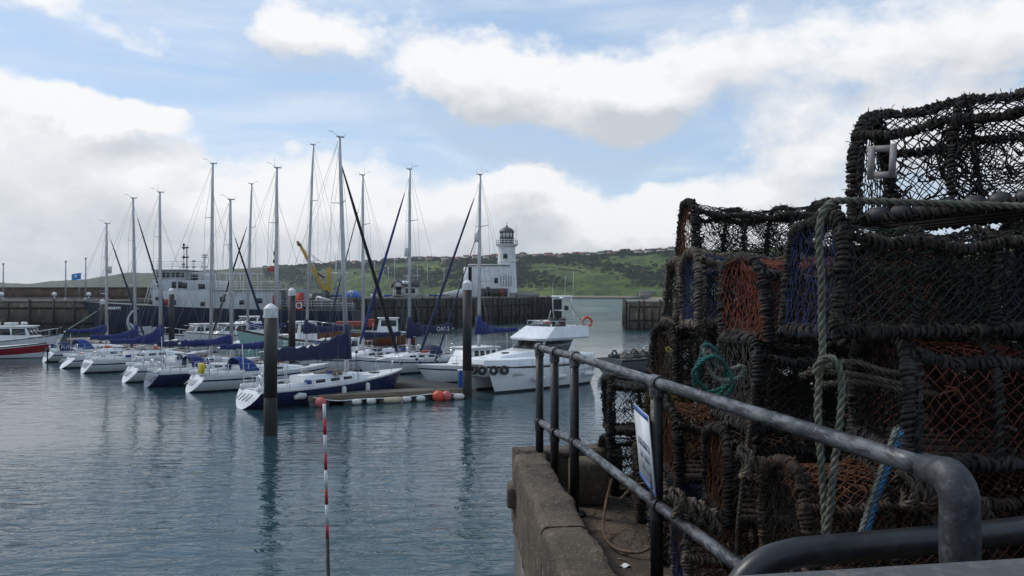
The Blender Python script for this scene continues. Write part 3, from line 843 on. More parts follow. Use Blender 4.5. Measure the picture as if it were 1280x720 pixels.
SPREAD = {}
def yacht(label, bow=None, stern=None, rz=HD, L=10, B=3.2, hull=gel, stripe=navy, transom=gel, mast_px=None, mast_top=None, mast_base_px=None,
          cov=c_blue, furl=c_blue, furl_r=.09, hood=None, cabin=1.0, dark_hull=False, covh=(1.0, .3), boomz=2.6, boomlen=None, name_on_cover=None,
          extra=(), group='sailing yachts in the marina', seed=1, furl_span=(.06, .9), boomup=.12, stay2=False, rails=True, fore=.85, wheelhouse=False, dodger_text=None, boot=navy):
    rg = np.random.default_rng(seed)
    cabin = cabin * rg.uniform(.8, 1.3); B = B * rg.uniform(.92, 1.06)
    dirv = np.array([math.cos(rz), math.sin(rz)])
    st = np.array(stern, float) if stern is not None else np.array(bow, float) - dirv * L
    root = thing('sailing_yacht', label, 'yacht', (st[0], st[1], 0), rz, group)
    H = Hull(L, B, fs=rg.uniform(.88, 1.05) * L / 10, fb=rg.uniform(1.22, 1.42) * L / 10, rt=rg.uniform(.5, .95), rb=rg.uniform(.7, 1.3), full=rg.uniform(.4, .5), stern=rg.uniform(.7, .86))
    if dark_hull: bands = [(('z', .04), 0, 4), (('z', .12), 3, 1), (('s', .1), 1, 4), (('s', .0), 2, 1)]
    else: bands = [(('z', .03), 0, 4), (('z', .1), 3, 1), (('s', .34), 1, 4), (('s', .24), 2, 1), (('s', 0), 1, 2)]
    tr = hull_parts(root, H, [antif, hull, whitep if dark_hull else stripe, boot], bands, transom, gel2, cockpit=(.06, .3, .42))
    for y in (-.42, -.2, .05, .28):
        mb = MB(); mb.box((.36 * .55, y * B * .5, .62), (.05, .05, .5), ry=.9); mb.build('transom_slot', grey_d, tr)
    zd = lambda t: float(H.zs(t)) + .04
    # coachroof
    xa, xb = .32, .76 if not wheelhouse else .6
    rings = []; hgt = .42 * cabin
    for u in np.linspace(0, 1, 12):
        t = xa + (xb - xa) * u
        b = float(H.b(t)) * .62; zf = zd(t) - .05
        h = hgt * (1 - u ** 2.6 * .92) + .05
        rings.append([(L * t, -b, zf), (L * t, -b * .93, zf + h * .7), (L * t, -b * .74, zf + h), (L * t, 0, zf + h * 1.1), (L * t, b * .74, zf + h), (L * t, b * .93, zf + h * .7), (L * t, b, zf)])
    mb = MB(); mb.loft(np.array(rings)); cab = mb.build('coachroof', gel, root, auto=35)
    for s in (-1, 1):
        for u in (.12, .32, .5):
            t = xa + (xb - xa) * u; t2 = t + .055
            q = []
            for tt, f in ((t, .25), (t2, .25), (t2, .62), (t, .62)):
                b = float(H.b(tt)) * .62; uu = (tt - xa) / (xb - xa); h = hgt * (1 - uu ** 2.6 * .92) + .05
                q.append((L * tt, s * (b * (1 - .1 * f) + .012), zd(tt) - .05 + h * f))
            mb = MB(); mb.hexa([(a[0], a[1] - s * .03, a[2]) for a in q], q); mb.build('window', glassd, cab)
    mb = MB(); mb.box((L * (xb + .04), 0, zd(xb) + .06), (.5, .5, .07)); mb.build('hatch', glassd, root, bevel=.02)
    mb = MB(); mb.box((L * .45, 0, zd(.45) + hgt + .06), (.55, .55, .06)); mb.build('hatch', glassd, root, bevel=.02)
    for s in (-1, 1):
        mb = MB(); mb.bar((L * .38, s * float(H.b(.4)) * .4, zd(.4) + hgt + .1), (L * .58, s * float(H.b(.58)) * .4, zd(.58) + hgt * .9), .025, 5); mb.build('grab_rail', teak, cab)
        for t in (.2, .27):
            mb = MB(); mb.lathe([(.09, 0), (.09, .08), (.06, .12), (.075, .2)], (L * t, s * float(H.b(t)) * .72, zd(t)), 10); mb.build('winch', steel, root)
    # coamings and helm
    for s in (-1, 1):
        mb = MB(); mb.loft([[(L * t, s * float(H.b(t)) * u, zd(t) + z) for u, z in ((.6, -.05), (.62, .2), (.74, .2), (.8, -.05))] for t in (.05, .12, .2, .32)]); mb.build('coaming', gel, root)
    mb = MB(); ring = arc((L * .12, 0, zd(.1) + .55), .45, 0, 2 * math.pi, 18, (0, 1, 0), (.2, 0, 1))[:-1]; mb.tube(ring, .02, 5, closed=True)
    for k in range(3):
        a = k * math.pi / 3; d = np.array([.2 * math.sin(a), math.cos(a), math.sin(a)]) * .44
        mb.bar(np.array([L * .12, 0, zd(.1) + .55]) - d, np.array([L * .12, 0, zd(.1) + .55]) + d, .012, 4)
    mb.box((L * .12 + .12, 0, zd(.1) + .1), (.16, .2, .9)); mb.build('steering_wheel', steel, root)
    # mast
    bpx, by = mast_base_px
    wx = (bpx - 640) / F * by; wt = (mast_px - 640) / F * by
    rel = np.array([wx, by]) - st
    mx = float(rel @ dirv); mx = min(max(mx, L * .42), L * .68)
    base = np.array([mx, 0, zd(mx / L) + hgt * .6])
    lean = wt - (st[0] + dirv[0] * mx)
    top = np.array([mx + dirv[0] * lean, -math.sin(rz) * lean, mast_top])
    mid = lambda u: base + (top - base) * u
    mb = MB(); mb.tube([mid(0), mid(.5), mid(.85), mid(1)], [.125, .12, .095, .075], 10, sq=(1.15, .85)); ms = mb.build('mast', alu, root, smooth=True)
    mb = MB(); mb.box(tuple(top + [.06, 0, .04]), (.5, .09, .07)); mb.build('masthead', alu, ms)
    a0 = top + np.array([-.1, 0, .05])
    mb = MB(); mb.bar(a0, a0 + [-.32, .08, .24], .009, 4); mb.bar(a0 + [-.32, .08, .24], a0 + [-.55, .16, .26], .013, 4); mb.build('wind_vane', blk, ms)
    mb = MB(); mb.bar(top + [.2, 0, 0], top + [.42, 0, .26], .008, 4); mb.build('anemometer', blk, ms)
    if rg.uniform() < .5:
        mb = MB(); mb.bar(a0 + [0, .1, 0], a0 + [0, .1, .6], .008, 4); mb.build('aerial', blk, ms)
    chain = [np.array([mx - .25, s * float(H.b(mx / L)) * .97, zd(mx / L)]) for s in (-1, 1)]
    tips = []
    for u in (.42, .72):
        hw = B * .5 * (.62 if u < .5 else .45)
        for s in (-1, 1):
            e = mid(u) + np.array([-.22, s * hw, .06]); tips.append((u, s, e))
            mb = MB(); mb.bar(mid(u), e, .035, 5, r2=.025); mb.build('spreader', alu, ms)
    for i, s in enumerate((-1, 1)):
        p1 = [t for t in tips if t[1] == s]
        mb = MB(); mb.tube([chain[i], p1[0][2], p1[1][2], mid(.97)], .011, 4); mb.build('cap_shroud', rwire, ms)
        mb = MB(); mb.bar(chain[i] + [-.3, 0, 0], mid(.41), .011, 4); mb.bar(chain[i], mid(.71) , .009, 4); mb.build('lower_shroud', rwire, ms)
    bowp = np.array([L - .12, 0, zd(1) + .05]); sternp = np.array([.7, 0, zd(0)])
    fh = mid(.965 if fore > .9 else fore)
    mb = MB(); mb.bar(sternp, top, .011, 4); mb.build('backstay', rwire, ms)
    mb = MB(); mb.bar(bowp, fh, .012, 4); fs_ = mb.build('forestay', rwire, ms)
    if furl:
        u = np.linspace(furl_span[0], furl_span[1], 16)
        path = bowp + (fh - bowp) * u[:, None]
        rr = furl_r * np.interp(u, [furl_span[0], .12, .3, .8, furl_span[1]], [.5, 1.0, 1.0, .62, .25]) * rg.uniform(.92, 1.08, 16)
        mb = MB(); mb.tube(path, rr, 8); mb.build('furled_jib', furl, ms, smooth=True)
        mb = MB(); mb.lathe([(.05, 0), (.11, .03), (.11, .14), (.05, .17)], tuple(bowp + [0, 0, .15]), 10); mb.build('furling_drum', blk, ms)
    if stay2:
        b2 = np.array([L * .84, 0, zd(.84)]); f2 = mid(.72)
        mb = MB(); mb.tube(b2 + (f2 - b2) * np.linspace(.02, 1, 12)[:, None], np.linspace(.075, .02, 12), 7); mb.build('furled_staysail', furl or c_blue, ms, smooth=True)
    # boom and sail cover
    bl = boomlen or L * .4
    bz = boomz
    mb = MB(); mb.tube([(mx - .12, 0, bz), (mx - bl, 0, bz + boomup)], [.075, .06], 8); bo = mb.build('boom', alu, root, smooth=True)
    if cov:
        mb = MB(); cover(mb, mx + .02, mx - bl + .15, bz - .12, bz + boomup - .1, covh[0], covh[1], .26, .15, rg=rg); mb.build('sail_cover', cov, bo, smooth=True)
        for u in np.linspace(.15, .9, 6):
            hh = covh[1] + (covh[0] - covh[1]) * (1 - u) ** 3.6; zb = bz - .12 + (boomup + .02) * u
            q = np.array([(mx + .02 + (-bl + .13) * u, .2 * math.sin(a), zb + hh * .5 - .53 * hh * math.cos(a)) for a in np.linspace(0, 2 * math.pi, 13)[:-1]])
            mb = MB(); mb.tube(q, .014, 4, closed=True); mb.build('sail_tie', blk, bo)
        if covh[0] > 1.0:
            mb = MB(); mb.tube([mid(.0) * [1, 1, 0] + [0, 0, bz - .1], mid(0) * [1, 1, 0] + [0, 0, bz + covh[0] * .95]], [.3, .2], 8); mb.build('mast_boot', cov, bo, smooth=True)
    mb = MB(); mb.bar((mx - bl + .1, 0, bz + .1), top, .008, 4); mb.build('topping_lift', rwire, bo)
    mb = MB(); mb.bar((mx - bl * .85, 0, bz), (mx - bl * .82, 0, zd(.2)), .018, 4); mb.build('mainsheet', whitep, bo)
    if name_on_cover:
        text('cover_lettering', name_on_cover[0], name_on_cover[1], whitep, bo, (mx - bl * .72, .215 * name_on_cover[2], bz + .2 + boomup * .6), (R(90), 0, math.pi if name_on_cover[2] > 0 else 0), shear=0)
    # rails
    if rails:
        def edge(t, s, dz=0.0): return np.array([*H.pt(t, H.zs(t), s)[:2] * [1, .96], zd(t) + dz])
        for s in (-1, 1):
            for t in (.18, .32, .46, .6, .74):
                mb = MB(); mb.bar(edge(t, s), edge(t, s, .62), .016, 5); mb.build('stanchion', steel, root)
            for dz in (.32, .61):
                mb = MB(); mb.tube([edge(t, s, dz) for t in np.linspace(.04, .88, 12)], .008, 4); mb.build('lifeline', steel, root)
        mb = MB(); mb.tube([edge(.86, -1), edge(.87, -1, .62), edge(.95, -1, .66), [L - .05, 0, zd(1) + .68], edge(.95, 1, .66), edge(.87, 1, .62), edge(.86, 1)], .018, 6)
        mb.bar(edge(.95, 1), edge(.95, 1, .66), .016, 5); mb.bar(edge(.95, -1), edge(.95, -1, .66), .016, 5); mb.build('pulpit', steel, root)
        mb = MB(); mb.tube([edge(.1, -1), edge(.1, -1, .62), edge(.03, -1, .64) , [.78, 0, zd(0) + .64], edge(.03, 1, .64), edge(.1, 1, .62), edge(.1, 1)], .018, 6)
        for s in (-1, 1): mb.bar(edge(.03, s), edge(.03, s, .64), .016, 5)
        mb.build('pushpit', steel, root)
    if hood:
        rings = []
        for u, (dx, h) in enumerate([(.95, .12), (.7, .62), (.3, .85), (-.15, .88), (-.35, .82)]):
            b = float(H.b(.34)) * .64
            rings.append([(L * .33 + dx, -b * math.cos(a), zd(.33) + hgt * .25 + h * math.sin(a) ** .7) for a in np.linspace(0.001, math.pi - .001, 11)])
        mb = MB(); G_ = np.array(rings); mb.grid(G_); mb.grid(G_ * [1, .985, 1] - [0, 0, .02], flip=True); mb.build('sprayhood', hood, root, smooth=True)
    if wheelhouse:
        mb = MB(); z0 = zd(.45)
        mb.hexa([(L * .34, -1.15, z0), (L * .66, -.95, z0), (L * .66, .95, z0), (L * .34, 1.15, z0)], [(L * .35, -1.0, z0 + 1.15), (L * .58, -.82, z0 + 1.15), (L * .58, .82, z0 + 1.15), (L * .35, 1.0, z0 + 1.15)])
        wh = mb.build('wheelhouse', gel, root, bevel=.05)
        mb = MB(); mb.box((L * .46, 0, z0 + 1.2), (L * .27, 2.15, .1)); mb.build('wheelhouse_roof', gel, root, bevel=.03)
        for s in (-1, 1):
            for k in range(4):
                x = L * (.375 + .05 * k); y = 1.1 - (x / L - .34) * .55
                mb = MB(); mb.hexa([(x, s * (y - .06), z0 + .48), (x + L * .035, s * (y - .08), z0 + .48), (x + L * .035, s * (y + .01 - .05), z0 + .48), (x, s * (y + .01 - .03), z0 + .48)][::s], [(x, s * (y - .12), z0 + 1.0), (x + L * .03, s * (y - .14), z0 + 1.0), (x + L * .03, s * (y - .075), z0 + 1.0), (x, s * (y - .06), z0 + 1.0)][::s]); mb.build('window', glassd, wh)
    ex = dict(extra)
    for k in range(7):        # cushions, bags, rolled covers and boxes about the cockpit and deck
        t = rg.uniform(.07, .62); s = rg.choice([-1, 1]); m_ = [c_navy, whitep, grey_d, blk, c_mid, teak, orange][rg.integers(0, 7)]
        cx, cy, cz = L * t, s * float(H.b(t)) * rg.uniform(.3, .75), zd(t) + (.1 if t > .3 else .0) + (.3 if .33 < t < .7 else 0)
        mb = MB()
        if rg.uniform() < .5: capsule(mb, (cx, cy, cz + .1), rg.uniform(.07, .13), rg.uniform(.4, .9), 'X', 8)
        else: mb.box((cx, cy, cz + .1), (rg.uniform(.2, .5), rg.uniform(.2, .4), rg.uniform(.12, .4)), rz=rg.uniform(0, 1.5))
        mb.build('deck_item', m_, root, bevel=.03)
    for k in range(3):        # lines dropping to the deck
        t = rg.uniform(.3, .7); mb = MB(); mb.bar(mid(rg.uniform(.5, .98)), (L * t, rg.choice([-1, 1]) * float(H.b(t)) * .6, zd(t)), .008, 4); mb.build('halyard', rwire, ms)
    if rg.uniform() < .45:     # danbuoy and lifebelt on the pushpit
        s = rg.choice([-1, 1]); mb = MB(); mb.bar((.75, s * B * .3, zd(0) + .2), (.7, s * B * .33, zd(0) + 2.3), .02, 5); mb.build('danbuoy', whitep, root)
        mb = MB(); mb.tube(arc((.7, -s * B * .25, zd(0) + .5), .22, R(-50), R(230), 10, (0, 1, 0), (0, 0, 1)), .08, 7); mb.build('horseshoe_buoy', [whitep, orange, gel2][rg.integers(0, 3)], root, smooth=True)
    if 'horseshoe' in ex:
        mb = MB(); c = (.5, ex['horseshoe'] * B * .33, zd(0) + .45); mb.tube(arc(c, .24, R(-60), R(240), 12, (0, 1, 0), (0, 0, 1)), .1, 8); mb.build('horseshoe_buoy', yel, root, smooth=True)
        mb = MB(); mb.box((c[0] - .1, c[1], c[2]), (.08, .55, .6)); mb.build('buoy_case', yel, root, bevel=.03)
    if 'fenders' in ex:
        for (t, s, m) in ex['fenders']:
            e = H.pt(t, H.zs(t) * .6, s)
            mb = MB(); capsule(mb, (e[0], e[1] + s * .14, zd(t) * .55), .13, .62, 'Z'); fe = mb.build('fender', m, root, smooth=True)
            mb = MB(); mb.bar((e[0], e[1] + s * .1, zd(t) * .55 + .28), (e[0], e[1], zd(t) + .3), .01, 4); mb.build('lanyard', whitep, fe)
    if 'dodgers' in ex:
        for s in (-1, 1):
            pts = [[np.array([*H.pt(t, H.zs(t), s)[:2] * [1, .97], zd(t) + dz]) for t in np.linspace(.06, .26, 6)] for dz in (.06, .6)]
            mb = MB(); mb.grid(np.array(pts)); mb.grid(np.array(pts) * [1, .985, 1], flip=True); mb.build('side_dodger', ex['dodgers'], root)
            if dodger_text and s == -1:
                a = pts[0][0]; b_ = pts[0][-1]
                text('boat_name', dodger_text, .42, whitep, root, tuple((a + b_) / 2 + [0, s * .04, .3]), (R(90), 0, math.atan2(b_[1] - a[1], b_[0] - a[0])))
    if 'radar' in ex:
        p = mid(ex['radar']); mb = MB(); mb.lathe([(.22, 0), (.27, .06), (.27, .16), (.18, .22)], tuple(p + [.38, 0, 0]), 12); mb.bar(p, p + [.38, 0, 0], .03, 5); mb.build('radar_dome', gel, ms, smooth=True)
    if 'reflector' in ex:
        p = mid(ex['reflector']); mb = MB(); mb.lathe([(.05, -.35), (.16, -.3), (.16, .3), (.05, .35)], tuple(p + [.3, 0, 0]), 10); mb.bar(p, p + [.3, 0, 0], .03, 5); mb.build('radar_reflector', gel2, ms, smooth=True)
    if 'outboard' in ex:
        mb = MB(); mb.box((.15, -B * .25, zd(0) + .15), (.28, .26, .42)); mb.box((.15, -B * .25, zd(0) - .45), (.12, .12, .9)); mb.build('outboard_motor', blk, root, bevel=.05)
    return root

A = dict(rz=HD)
yacht('navy blue hulled white decked yacht with black furled jib, moored beside the timber finger pontoon', stern=(-14.3, 42), L=10.5, B=3.3, hull=navy, transom=gel, dark_hull=True, mast_px=423, mast_top=15.15, mast_base_px=(437, 46.3),
      cov=c_navy, furl=c_black, furl_r=.13, furl_span=(.08, .98), covh=(2.0, .75), boomz=2.35, seed=1, boomlen=4.6, extra={'fenders': [(.5, -1, gel2), (.66, -1, gel2)]}.items(), fore=.9)
yacht('white yacht with a thin navy stripe and a yellow lifebuoy case at its stern', stern=(-19.9, 49), L=10, mast_px=345, mast_top=14.4, mast_base_px=(347, 53), cov=c_blue, furl=None, hood=c_mid, seed=2,
      extra={'horseshoe': -1, 'fenders': [(.4, -1, c_blue)]}.items(), covh=(.9, .35), boomz=2.5)
yacht('dark blue hulled yacht moored between two white yachts', stern=(-23.7, 51.7), L=9.2, B=3.0, hull=navy, transom=navy, dark_hull=True, mast_px=288, mast_top=12.6, mast_base_px=(289, 55.8), cov=c_blue, furl=c_navy, furl_r=.1, seed=3, covh=(.9, .35), hood=c_blue)
yacht('white yacht with the tall straight mast and dark navy boom cover', stern=(-26.5, 54.5), L=10, mast_px=264, mast_top=15.6, mast_base_px=(266, 58.5), cov=c_navy, furl=None, seed=4, extra={'fenders': [(.3, -1, gel2)]}.items(), covh=(.6, .4), boomz=2.3)
yacht('white yacht with navy stripe and bright blue sail cover rising steeply to the mast', stern=(-32.8, 61), L=10, mast_px=197.5, mast_top=14.3, mast_base_px=(203, 64.8), cov=c_blue, furl=None, seed=5, covh=(1.5, .4), boomz=2.1, extra={'dodgers': None}.items() if False else ())
yacht('white yacht with a blue furled jib and blue sail cover near the ship emblem', stern=(-36.7, 65), L=9.5, mast_px=164, mast_top=14.3, mast_base_px=(172, 68.8), cov=c_blue, furl=c_navy, furl_r=.1, seed=6, covh=(1.2, .4), boomz=2.2, fore=.97)
yacht('small white yacht with blue side dodgers lettered in white', stern=(-41.6, 71), L=9, mast_px=134, mast_top=12.6, mast_base_px=(132.5, 74.8), cov=c_blue, furl=c_navy, furl_r=.1, hood=c_mid, seed=7, covh=(1.0, .35), boomz=2.5,
      extra={'dodgers': c_blue, 'reflector': .62, 'outboard': 1}.items(), dodger_text='PUFFIN', fore=.97)
# boats on the far side of the pontoon, bows towards us
B_ = dict(rz=HD + math.pi)
yacht('white yacht with blue furled jib and a lettered navy sail cover', bow=(-11.5, 58.6), L=10.5, mast_px=512.5, mast_top=15.7, mast_base_px=(509, 62.2), cov=c_navy, furl=c_blue, furl_r=.12, hood=c_navy, seed=8, covh=(1.6, .6), boomz=2.7, boomlen=4.4, boomup=.55,
      name_on_cover=('OASIS', .5, 1), extra={'radar': .38, 'reflector': .55, 'fenders': [(.55, 1, c_blue), (.4, 1, c_navy)]}.items(), fore=.97, **B_)
yacht('white motor sailer with a windowed wheelhouse and royal blue boom cover', bow=(-6.4, 53), L=10, mast_px=600, mast_top=14.5, mast_base_px=(599.5, 56.8), cov=c_blue, furl=c_navy, furl_r=.1, seed=9, covh=(1.3, .3), boomz=3.25,
      stay2=True, wheelhouse=True, extra={'reflector': .66}.items(), fore=.97, **B_)
yacht('white yacht with a thin dark furled jib behind the navy hulled yacht', bow=(-14.8, 61.7), L=9.6, mast_px=453.7, mast_top=15.6, mast_base_px=(452, 64.6), cov=c_navy, furl=c_navy, furl_r=.06, seed=10, covh=(.7, .4), boomz=2.5, fore=.9, **B_)
yacht('tall-masted white yacht whose mast leans, behind the navy sail cover', bow=(-21.2, 68.3), L=11, B=3.4, mast_px=393, mast_top=19.3, mast_base_px=(378, 71.6), cov=c_navy, furl=None, seed=12, covh=(1.2, .5), boomz=2.6, **B_)
yacht('white yacht with a black furled jib and a leaning mast beside the ship', bow=(-29.2, 77), L=10.5, mast_px=316.7, mast_top=17, mast_base_px=(304, 80.3), cov=c_blue, furl=c_black, furl_r=.11, seed=13, covh=(.9, .4), fore=.8, **B_)

# ------------------------------------------------------------------ catamaran cruiser
def catamaran():
    L = 9.2; bow = np.array([-2.3, 48.9]); st = bow + HV * L
    root = thing('catamaran_cruiser', 'white twin-hulled motor cruiser with flybridge, arch and orange lifebuoy', 'motorboat', (st[0], st[1], 0), HD + math.pi)
    for s in (-1, 1):
        H = Hull(L, 1.6, 1.55, 1.72, draft=.35, rb=.75, stern=.9, full=.55, transom_z=-.1)
        mb, G = H.shell(None, [(('z', .05), 0, 3), (('z', .12), 1, 1), (('s', .16), 2, 4), (('s', .04), 1, 1), (('s', 0), 2, 1)])
        mb.V = [v + np.array([0, s * 1.12, 0]) for v in mb.V]
        mb.build('hull', [antif, blk, gel], root, auto=50)
        mb = MB(); g = G[0] + np.array([0, s * 1.12, 0]); mb.add(g, [tuple(range(len(g)))[::-1]]); mb.build('transom', gel, root)
    # bridge deck and gunwale
    out = [(0, 1.86), (5.5, 1.9), (7.4, 1.75), (8.6, 1.3), (9.15, .75), (9.15, -.75), (8.6, -1.3), (7.4, -1.75), (5.5, -1.9), (0, -1.86)]
    mb = MB(); mb.poly_prism([(x * .985, y * .97) for x, y in out][::-1], 1.0, 1.6); mb.build('bridge_deck', gel, root)
    mb = MB(); a = np.array(out); mb.loft([np.c_[a, np.full(10, 1.58)], np.c_[a * [1.0, 1.0], np.full(10, 1.66)], np.c_[a * [.985, .95] + [.02, 0], np.full(10, 2.0)], np.c_[a * [.97, .88] + [.03, 0], np.full(10, 2.06)]]); mb.build('bulwark', gel, root, auto=30)
    # tyre fenders round the bow
    pts = resample(np.c_[np.array([(7.2, -1.85), (8.5, -1.4), (9.25, -.8), (9.3, 0), (9.25, .8), (8.55, 1.4), (8.2, 1.6)]), np.full(7, 1.42)], 9)[0]
    for i, p in enumerate(pts):
        d = pts[min(i + 1, 8)] - pts[max(i - 1, 0)]; d /= np.linalg.norm(d); nrm = np.array([d[1], -d[0], 0]) if False else np.array([-d[1], d[0], 0]); nrm = np.cross([0, 0, 1], d)
        ring = arc(p - nrm * .06 if nrm[0] > 0 else p + nrm * .06 * -1, .2, 0, 2 * math.pi, 15, d, (0, 0, 1))[:-1]
        mb = MB(); mb.tube(ring, .1, 8, closed=True); mb.build('tyre_fender', blk, root, smooth=True)
    mb = MB(); mb.tube(np.c_[np.array([(7.0, -1.75), (8.5, -1.25), (9.2, -.6), (9.2, .6), (8.5, 1.25), (7.0, 1.75)]), np.full(6, 1.72)], .05, 6); mb.build('bow_rail', grey_d, root)
    # foredeck trunk
    mb = MB(); mb.hexa([(4.6, -1.5, 1.95), (8.1, -.95, 1.98), (8.1, .95, 1.98), (4.6, 1.5, 1.95)], [(4.6, -1.25, 2.5), (7.6, -.75, 2.2), (7.6, .75, 2.2), (4.6, 1.25, 2.5)]); mb.build('foredeck', gel, root, bevel=.06)
    mb = MB(); mb.lathe([(.26, 0), (.26, .05), (.18, .07)], (6.7, .1, 2.29), 14); mb.build('deck_hatch', glassd, root)
    # saloon
    mb = MB(); mb.hexa([(1.6, -1.5, 2.0), (5.2, -1.45, 2.0), (5.2, 1.45, 2.0), (1.6, 1.5, 2.0)], [(1.6, -1.3, 3.05), (4.2, -1.2, 3.05), (4.2, 1.2, 3.05), (1.6, 1.3, 3.05)]); sal = mb.build('saloon', gel, root, bevel=.04)
    for k in range(3):
        y0, y1 = -1.28 + k * .87, -1.28 + k * .87 + .8
        mb = MB(); mb.hexa([(5.17, y0, 2.12), (5.17, y1, 2.12), (5.10, y1, 2.12), (5.10, y0, 2.12)], [(4.33, y0 * .88, 2.96), (4.33, y1 * .88, 2.96), (4.2, y1 * .88, 2.96), (4.2, y0 * .88, 2.96)]); mb.build('windscreen', glassd if k != 1 else glassd, sal)
    for s in (-1, 1):
        mb = MB()
        o_ = [(4.75, s * 1.475, 2.3), (2.3, s * 1.475, 2.3), (1.75, s * 1.36, 2.98), (4.15, s * 1.28, 2.98)]
        mb.hexa([(p[0], p[1] - s * .08, p[2]) for p in o_][::-s], o_[::-s]); mb.build('side_window', glassd, sal)
    # flybridge
    mb = MB()
    lo = np.array([(0.3, 1.45), (4.4, 1.55), (5.0, 1.1), (5.0, -1.1), (4.4, -1.55), (.3, -1.45)]); hi = np.array([(.3, 1.5), (3.4, 1.35), (3.7, .95), (3.7, -.95), (3.4, -1.35), (.3, -1.5)])
    mb.loft([np.c_[lo, np.full(6, 3.05)], np.c_[lo * [1.02, 1.06], np.full(6, 3.18)], np.c_[hi, np.full(6, 3.9)], np.c_[hi * [.97, .93], np.full(6, 3.9)], np.c_[hi * [.97, .93], np.full(6, 3.4)]]); mb.build('flybridge', gel, root, auto=30)
    mb = MB(); mb.tube(np.c_[np.array([(.3, 1.45), (3.3, 1.3), (3.6, .9), (3.6, -.9), (3.3, -1.3), (.3, -1.45)]), np.full(6, 4.25)], .02, 6)
    for x, y in ((.4, 1.45), (1.4, 1.42), (2.4, 1.36), (3.3, 1.3), (3.6, 0), (3.3, -1.3), (2.4, -1.36), (1.4, -1.42), (.4, -1.45)): mb.bar((x, y, 3.85), (x, y, 4.25), .016, 5)
    mb.build('flybridge_rail', steel, root)
    mb = MB(); mb.hexa([(3.5, -.9, 3.9), (3.55, -.9, 3.9), (3.55, .9, 3.9), (3.5, .9, 3.9)], [(3.2, -.85, 4.2), (3.25, -.85, 4.2), (3.25, .85, 4.2), (3.2, .85, 4.2)]); mb.build('wind_deflector', mat('tinted_acrylic', (.12, .13, .14), rough=.15), root)
    for y in (-.5, .35):
        mb = MB(); mb.box((1.9, y, 3.75), (.5, .55, .5)); mb.box((1.65, y, 4.15), (.14, .55, .55)); mb.build('helm_seat', blk, root, bevel=.05)
    mb = MB(); mb.box((3.0, 0, 3.75), (.4, 1.0, .6)); mb.box((2.85, 0, 4.15), (.2, .5, .25)); mb.build('console', gel, root, bevel=.04)
    # arch
    mb = MB()
    for s in (-1, 1):
        mb.tube([(.5, s * 1.4, 3.9), (1.15, s * 1.0, 4.9), (1.3, s * .85, 5.2), (1.3, s * .85, 5.75)], .045, 7)
        mb.tube([(1.3, s * 1.4, 3.9), (1.35, s * 1.0, 4.9)], .035, 6)
    mb.bar((1.15, -1.0, 4.9), (1.15, 1.0, 4.9), .05, 7); mb.bar((1.3, -.85, 5.7), (1.3, .85, 5.7), .04, 7); mb.build('radar_arch', pale, root, smooth=True)
    mb = MB(); mb.box((1.3, 0, 5.85), (.28, 1.5, .14), rz=.35); mb.box((1.3, 0, 5.76), (.35, .35, .12)); mb.build('radar_scanner', gel, root, bevel=.05)
    for y in (-.95, .2, .95):
        mb = MB(); mb.bar((1.25, y, 5.2), (1.2, y, 7.2 + y * .4), .012, 4); mb.build('whip_aerial', whitep, root)
    mb = MB(); mb.lathe([(.12, 0), (.16, .05), (.16, .22), (.05, .3)], (1.15, .25, 4.95), 10); mb.build('search_light', blk, root)
    mb = MB(); mb.tube(arc((.15, 1.25, 4.15), .3, 0, 2 * math.pi, 21, (.72, -.69, 0), (0, 0, 1))[:-1], .09, 9, closed=True); lb = mb.build('lifebuoy', orange, root, smooth=True)
    for k in range(4):
        a = k * math.pi / 2 + .5; c = np.array([.15, 1.25, 4.15]) + .3 * (math.cos(a) * np.array([.72, -.69, 0]) + math.sin(a) * np.array([0, 0, 1]))
        mb = MB(); mb.tube(arc(c, .096, 0, 2 * math.pi, 11, math.cos(a) * np.array([.72, -.69, 0]) + np.array([0, 0, math.sin(a)]), (.69, .72, 0))[:-1], .012, 5, closed=True); mb.build('tape_band', whitep, lb)
    mb = MB(); mb.tube(arc((3.3, .55, 4.0), .2, 0, 2 * math.pi, 17, (0, 1, 0), (0, 0, 1))[:-1], .06, 7, closed=True); mb.build('lifebuoy', orange, root, smooth=True)
    for x in (.9, 3.6, 5.6):
        mb = MB(); capsule(mb, (x, 2.05, .75), .17, .95, 'X'); fe = mb.build('fender', gel2, root, smooth=True)
        mb = MB(); mb.bar((x - .4, 2.03, .8), (x - .45, 1.85, 2.0), .012, 4); mb.bar((x + .4, 2.03, .8), (x + .45, 1.85, 2.0), .012, 4); mb.build('lanyard', blk, fe)
catamaran()

